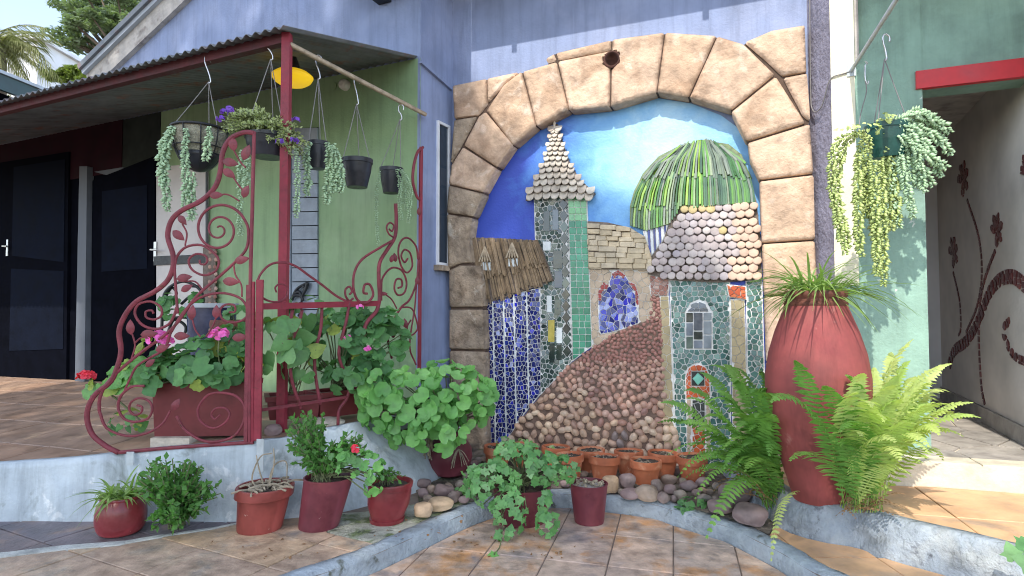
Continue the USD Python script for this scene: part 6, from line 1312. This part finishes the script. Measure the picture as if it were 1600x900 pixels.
# ================================================================== RIVER STONES
def stone(x, y, w, h, m, label, seed, group=None, zb=None, ang=False):
    zb = .012 if zb is None else zb; p = gr(x, y + h / 2, zb); k = p[1] / FPX; rx, rz = w * k / 2, max(h * k / 2 * .92, .012); p = p + [0, rx * .6, 0]
    st_ = pebble(rx, rx * random.Random(seed).uniform(.7, .95), rz, seed, 2 if ang else 3, .20 if not ang else .3); st_.apply_transform(trimesh.transformations.rotation_matrix(random.Random(seed).uniform(-.4, .4), [0, 0, 1]))
    c = p + [0, 0, rz * .86]; st_.apply_translation(c); obj_ = obj('river_stone', st_, m, '/World', 40 if ang else True, label, 'stone', group)
G_ = 'river stones along the kerb'
for i, (x, y, w, h, m, lab, ang) in enumerate([
    (955, 757, 27, 31, 'tan_stone', 'angular tan sandstone block beside the gravel pot', True), (982, 752, 25, 29, 'mauve_stone', 'upright mauve stone behind the angular tan block', True), (988, 773, 34, 17, 'mauve_stone', 'flat pinkish grey oval stone on the kerb edge', False), (1013, 770, 36, 29, 'river_stone', 'big slanting brown stone right of the flat pinkish oval', False),
    (1028, 759, 19, 25, 'river_stone', 'upright egg-shaped stone behind the big slanting brown one', False), (1047, 750, 24, 17, 'river_stone', 'squarish pinkish stone on top of the small heap below the terracotta pots', True), (1048, 765, 21, 14, 'mauve_stone', 'dark flattish stone under the squarish pinkish one', False), (1038, 778, 19, 18, 'river_stone', 'small pinkish stone right of the slanting brown one at the kerb', False),
    (1064, 774, 19, 19, 'river_stone', 'pale mottled stone left of the creeping weed', True), (1078, 760, 27, 17, 'mauve_stone', 'smooth grey-brown stone under the first fern tip', False), (1054, 779, 10, 11, 'river_stone', 'tiny pebble between two mottled stones at the kerb', False), (1100, 754, 21, 17, 'mauve_stone', 'brown stone half hidden beneath the fern fronds', False), (1098, 767, 15, 11, 'river_stone', 'small brownish stone under the fern beside the weed', False),
    (1103, 779, 21, 13, 'river_stone', 'pale oval stone right of the creeping weed', False), (1130, 793, 39, 25, 'mauve_stone', 'mauve stone just left of the largest stone', False), (1179, 806, 55, 36, 'mauve_stone', 'largest mauve-brown stone, beside the rough painted edge', False), (1154, 770, 48, 32, 'mauve_stone', 'large dark stone in the shade behind the hanging frond', False),
    (660, 797, 30, 27, 'tan_stone', 'round tan cobble next to the pot with the saucer', False), (686, 789, 45, 22, 'tan_stone', 'long flat tan stone lying against the round tan cobble', False), (692, 767, 31, 18, 'mauve_stone', 'flat angular grey stone under the round jar', True), (673, 764, 13, 14, 'river_stone', 'small grey pebble left of the flat angular stone', False), (660, 770, 17, 15, 'mauve_stone', 'dark cobble behind the saucer pot', False),
    (661, 755, 21, 16, 'mauve_stone', 'dark cobble left of the round jar', False), (708, 776, 18, 18, 'river_stone', 'grey cobble right of the flat angular stone', False), (719, 757, 17, 14, 'river_stone', 'brownish pebble at the right foot of the round jar', False), (725, 781, 17, 13, 'mauve_stone', 'greenish grey cobble near the end of the kerb', False), (738, 766, 15, 18, 'river_stone', 'cobble beneath the ivy sprig', False),
    (768, 754, 21, 11, 'mauve_stone', 'flat purplish stone just left of the ivy', False), (1075, 690, 20, 8, 'mauve_stone', 'dark flat stone at the foot of the little orange door', True), (1064, 697, 18, 8, 'mauve_stone', 'dark flat stone at the right end of the pebble slope', True), (1058, 737, 14, 12, 'mauve_stone', 'grey pebble wedged between two terracotta pots', False), (912, 741, 16, 10, 'river_stone', 'grey pebble just behind the gravel pot', False), (884, 756, 16, 12, 'mauve_stone', 'dark pebble between the ivy and the gravel pot', False)]):
    stone(x, y, w, h, m, lab, 300 + i, G_, None, ang)
for i, (x, y) in enumerate([(727, 743), (740, 724), (747, 719), (757, 718), (768, 726), (754, 731), (735, 735), (745, 742), (668, 779), (716, 770), (760, 741), (700, 760), (1110, 768), (1118, 780), (1090, 770), (900, 750), (972, 768), (1068, 752), (1022, 748), (1120, 760)]):
    stone(x, y, rng.uniform(10, 16), rng.uniform(8, 12), 'river_stone', ('small pebble in the heap between the round jar and the ivy pot' if 690 < x < 800 else 'small pebble under the shaded fern beside the kerb stones' if x > 1060 else 'small pebble beside the saucer pot' if x < 690 else 'small pebble wedged among the stones below the terracotta pots'), 400 + i, ('pebbles by the round jar' if 690 < x < 800 else 'pebbles under the fern' if x > 1060 else None if x < 690 else 'pebbles below the terracotta pots'))

# ================================================================== BEYOND THE ROOFS, left
def cloud_leaves(blobs, n, size, seed, flat=.5, elong=2.2):
    ng = np.random.default_rng(seed); w = np.array([np.prod(b_[1]) ** (2 / 3) for b_ in blobs]); w /= w.sum(); idx = ng.choice(len(blobs), n, p=w)
    c = np.array([b_[0] for b_ in blobs])[idx]; R = np.array([b_[1] for b_ in blobs])[idx]; d = ng.normal(0, 1, (n, 3)); d /= np.linalg.norm(d, axis=1, keepdims=True); p = c + R * d * (ng.random((n, 1)) ** .45)
    v = ng.normal(0, 1, (n, 3)) * [1, 1, flat]; v /= np.linalg.norm(v, axis=1, keepdims=True); nn = ng.normal(0, .6, (n, 3)) + [0, 0, 1]; b_ = np.cross(nn, v); b_ /= np.linalg.norm(b_, axis=1, keepdims=True); s_ = size * ng.uniform(.6, 1.3, (n, 1))
    V = np.stack([p - v * s_ * elong / 2, p + b_ * s_ * .5, p + v * s_ * elong / 2, p - b_ * s_ * .5], 1).reshape(-1, 3); o = np.arange(n)[:, None] * 4
    return trimesh.Trimesh(V, np.vstack([o + [0, 1, 2], o + [0, 2, 3]]), process=False)
def tree(name, label, foot, tops, blobs, n, size, mat, seed, r0=.16, **kw):
    t = thing(name, foot, label, 'tree'); foot = np.asarray(foot, float); ms = []
    obj('trunk', tube(spline([foot, foot * .5 + np.asarray(tops[0]) * .5 + [.1, 0, 0], tops[0]], 5), r0, 10, r0 * .45), 'bark', t, True)
    for b_ in blobs: ms.append(tube(spline([tops[0], (np.asarray(tops[0]) + b_[0]) / 2 + [0, 0, .1], b_[0]], 4), r0 * .35, 6, r0 * .08))
    obj('branches', cat(ms), 'bark', t, True, kind='stuff'); obj('crown', cloud_leaves(blobs, n, size, seed, **kw), mat, t, kind='stuff'); return t
def wb(x, y, rx, ry, Y, dep=None): k = Y / FPX; return (at(x, y, Y), np.array([rx * k, dep or rx * k, ry * k]))
ng = np.random.default_rng(77); blobs = [wb(182 + ng.normal(0, 48), 38 + ng.normal(0, 38), ng.uniform(14, 32), ng.uniform(5, 10), 14 + ng.normal(0, .5)) for i in range(62)]
blobs = [b_ for b_ in blobs if (b_[0][0] / b_[0][1]) * FPX + 800 > 88] + [wb(112, 14, 20, 5, 14), wb(110, 48, 14, 4, 14), wb(128, 60, 18, 5, 14), wb(230, -10, 50, 14, 14.5), wb(150, 5, 40, 9, 14.5)]
ft = at(215, 480, 14); ft[2] = -.24
tree('feathery_tree', 'tall dark feathery tree rising behind the pale barge board', ft, [at(205, 130, 14)], blobs, 17000, .05, 'acacia_leaf', 5, flat=.35, elong=3.0)
ng = np.random.default_rng(78); blobs = [wb(130 + ng.normal(0, 22), 112 + ng.normal(0, 14), ng.uniform(8, 16), ng.uniform(6, 10), 12.5) for i in range(22)]
ft = at(132, 480, 12.5); ft[2] = -.24
tree('yellow_green_tree', 'low yellow-green tree just above the porch roof', ft, [at(132, 150, 12.5)], blobs, 5000, .05, 'bush_leaf', 6, .1)
pf = at(-8, 480, 11); pf[2] = -.24; ptop = at(-4, 62, 11)
t = thing('palm_tree', pf, 'palm with drooping dry fronds at the left edge above the roofs', 'palm')
obj('trunk', tube([pf, (pf + ptop) / 2 + [.05, 0, 0], ptop], .16, 10, .13), 'bark', t, True); rg = random.Random(4)
for i in range(70):
    az = rg.uniform(0, 6.28); el = rg.uniform(-.8, 1.1); L = rg.uniform(.7, 1.1); tip = ptop + np.array([math.cos(az) * math.cos(el), math.sin(az) * math.cos(el), math.sin(el)]) * L + [0, 0, -.35]
    b0_ = ptop + [0, 0, rg.uniform(-.3, .15)]; mid = (b0_ + tip) / 2 + [0, 0, .22]; n = 22; P = np.array([(1 - t_) ** 2 * b0_ + 2 * t_ * (1 - t_) * mid + t_ * t_ * tip for t_ in np.linspace(0, 1, n)]); V, F = [], []
    for j in range(4, n):
        T = P[j] - P[j - 1]; T /= np.linalg.norm(T); sd = np.cross(T, Z); sd /= max(np.linalg.norm(sd), 1e-6)
        for s_ in (-1, 1):
            o = len(V); e_ = P[j] + sd * s_ * .14 + T * .16 + Z * -rg.uniform(.05, .2); V += [P[j] - T * .014, P[j] + T * .014, e_]; F.append([o, o + 1, o + 2])
    obj('frond', cat([trimesh.Trimesh(V, F, process=False), tube(P, .012, 5, .004)]), 'palm_leaf', t)
q0, q1 = at(-60, 118, 15.5), at(58, 118, 15.5)
t = thing('white_building', [(q0[0] + q1[0]) / 2, 15.5, -.24], 'white building showing behind the palm at the left edge', 'building')
zt = at(0, 62, 15.5)[2]; obj('wall', boxm([q0[0] - 1.5, 15.5, -.24], [q1[0], 19, zt]), 'white_wall', t); obj('roof', boxm([q0[0] - 1.6, 15.4, zt + .004], [q1[0] + .1, 19.1, zt + .1]), 'white_wall', t)
e0, e1 = at(-60, 92, 8.6), at(92, 140, 10.2); e1[2] = e0[2]; dv_ = e1 - e0
t = thing('neighbour_roof', [e0[0], e0[1], -.24], 'dark teal eaves of a neighbouring building above the porch roof', 'building')
obj('fascia', bar(e0 - [0, 0, .12], e1 - [0, 0, .12], .06, .24), 'teal_roof', t); obj('gutter', bar(e0 + [0, 0, .03], e1 + [0, 0, .03], .12, .05), 'grey_frame', t)
nb = np.array([-dv_[1], dv_[0], 0]); nb /= np.linalg.norm(nb); V = [e0 + [0, 0, .06], e1 + [0, 0, .06], e1 + nb * 3 + [0, 0, 1.0], e0 + nb * 3 + [0, 0, 1.0]]
V = V + [v - np.array([0, 0, .06]) for v in V]; obj('roof', trimesh.convex.convex_hull(np.array(V)), 'teal_roof', t)
w0, w1 = e0 + nb * .5, e1 + nb * .5; V = [[*w0[:2], -.24], [*w1[:2], -.24], [*(w1 + nb * 3)[:2], -.24], [*(w0 + nb * 3)[:2], -.24], [*w0[:2], e0[2] - .1], [*w1[:2], e0[2] - .1], [*(w1 + nb * 3)[:2], e0[2] - .1], [*(w0 + nb * 3)[:2], e0[2] - .1]]
obj('wall', trimesh.convex.convex_hull(np.array(V)), 'dark_door', t)

# ================================================================== the garden tree that shades the courtyard (stands behind the viewer)
e1_ = np.array([.929, -.371, 0]); e2_ = np.cross(SUN, e1_) if np.cross(SUN, e1_)[2] > 0 else -np.cross(SUN, e1_)
ng = np.random.default_rng(19); n = 60000; A, B, Tt = ng.uniform(-6.5, 2.2, n), ng.uniform(-.6, 7.4, n), ng.uniform(13.0, 16.5, n)
edge = np.interp(A, [-6.5, -3, -2.3, -1.6, -.8, -.35, .02, .14, .35, .55, 1.0, 2.2], [7.4, 7.0, 5.4, 4.85, 4.62, 4.42, 4.0, 3.1, 2.62, 2.42, 2.2, 1.6])
wob = (meshkit.fbm(np.c_[A * 1.6, B * 1.6, 0 * A], 3, 9) - .5) * .5
gap = meshkit.fbm(np.c_[A * 2.2 + 9, B * 2.2, Tt * .35], 3, 12)
keep_ = (B < edge + wob * (A < -.5)) & (gap > .30); A, B, Tt = A[keep_][:22000], B[keep_][:22000], Tt[keep_][:22000]
Pp = A[:, None] * e1_ + B[:, None] * e2_ + Tt[:, None] * SUN; n = len(Pp)
v = ng.normal(0, 1, (n, 3)) * [1, 1, .6]; v /= np.linalg.norm(v, axis=1, keepdims=True); nn = ng.normal(0, .5, (n, 3)) + SUN; b_ = np.cross(nn, v); b_ /= np.linalg.norm(b_, axis=1, keepdims=True); s_ = .085 * ng.uniform(.6, 1.3, (n, 1))
V = np.stack([Pp - v * s_ * 1.1, Pp + b_ * s_ * .6, Pp + v * s_ * 1.1, Pp - b_ * s_ * .6], 1).reshape(-1, 3); o = np.arange(n)[:, None] * 4
foot = np.array([-5.2, -9.0, -.24]); t = thing('shade_tree', foot, 'broad leafy garden tree shading the courtyard', 'tree')
ctr = Pp.mean(0); fork = ctr + [0, -.3, -3.2]
obj('trunk', tube(spline([foot, (foot + fork) / 2 + [.15, 0, 0], fork], 6), .3, 12, .16), 'bark', t, True)
for i in range(14): e_ = Pp[ng.integers(n)]; obj('limb', tube(spline([fork, (fork + e_) / 2 + [0, 0, -.15], e_], 5), .07, 7, .012), 'bark', t, True)
obj('crown', trimesh.Trimesh(V, np.vstack([o + [0, 1, 2], o + [0, 2, 3]]), process=False), 'bush_leaf', t, kind='stuff')
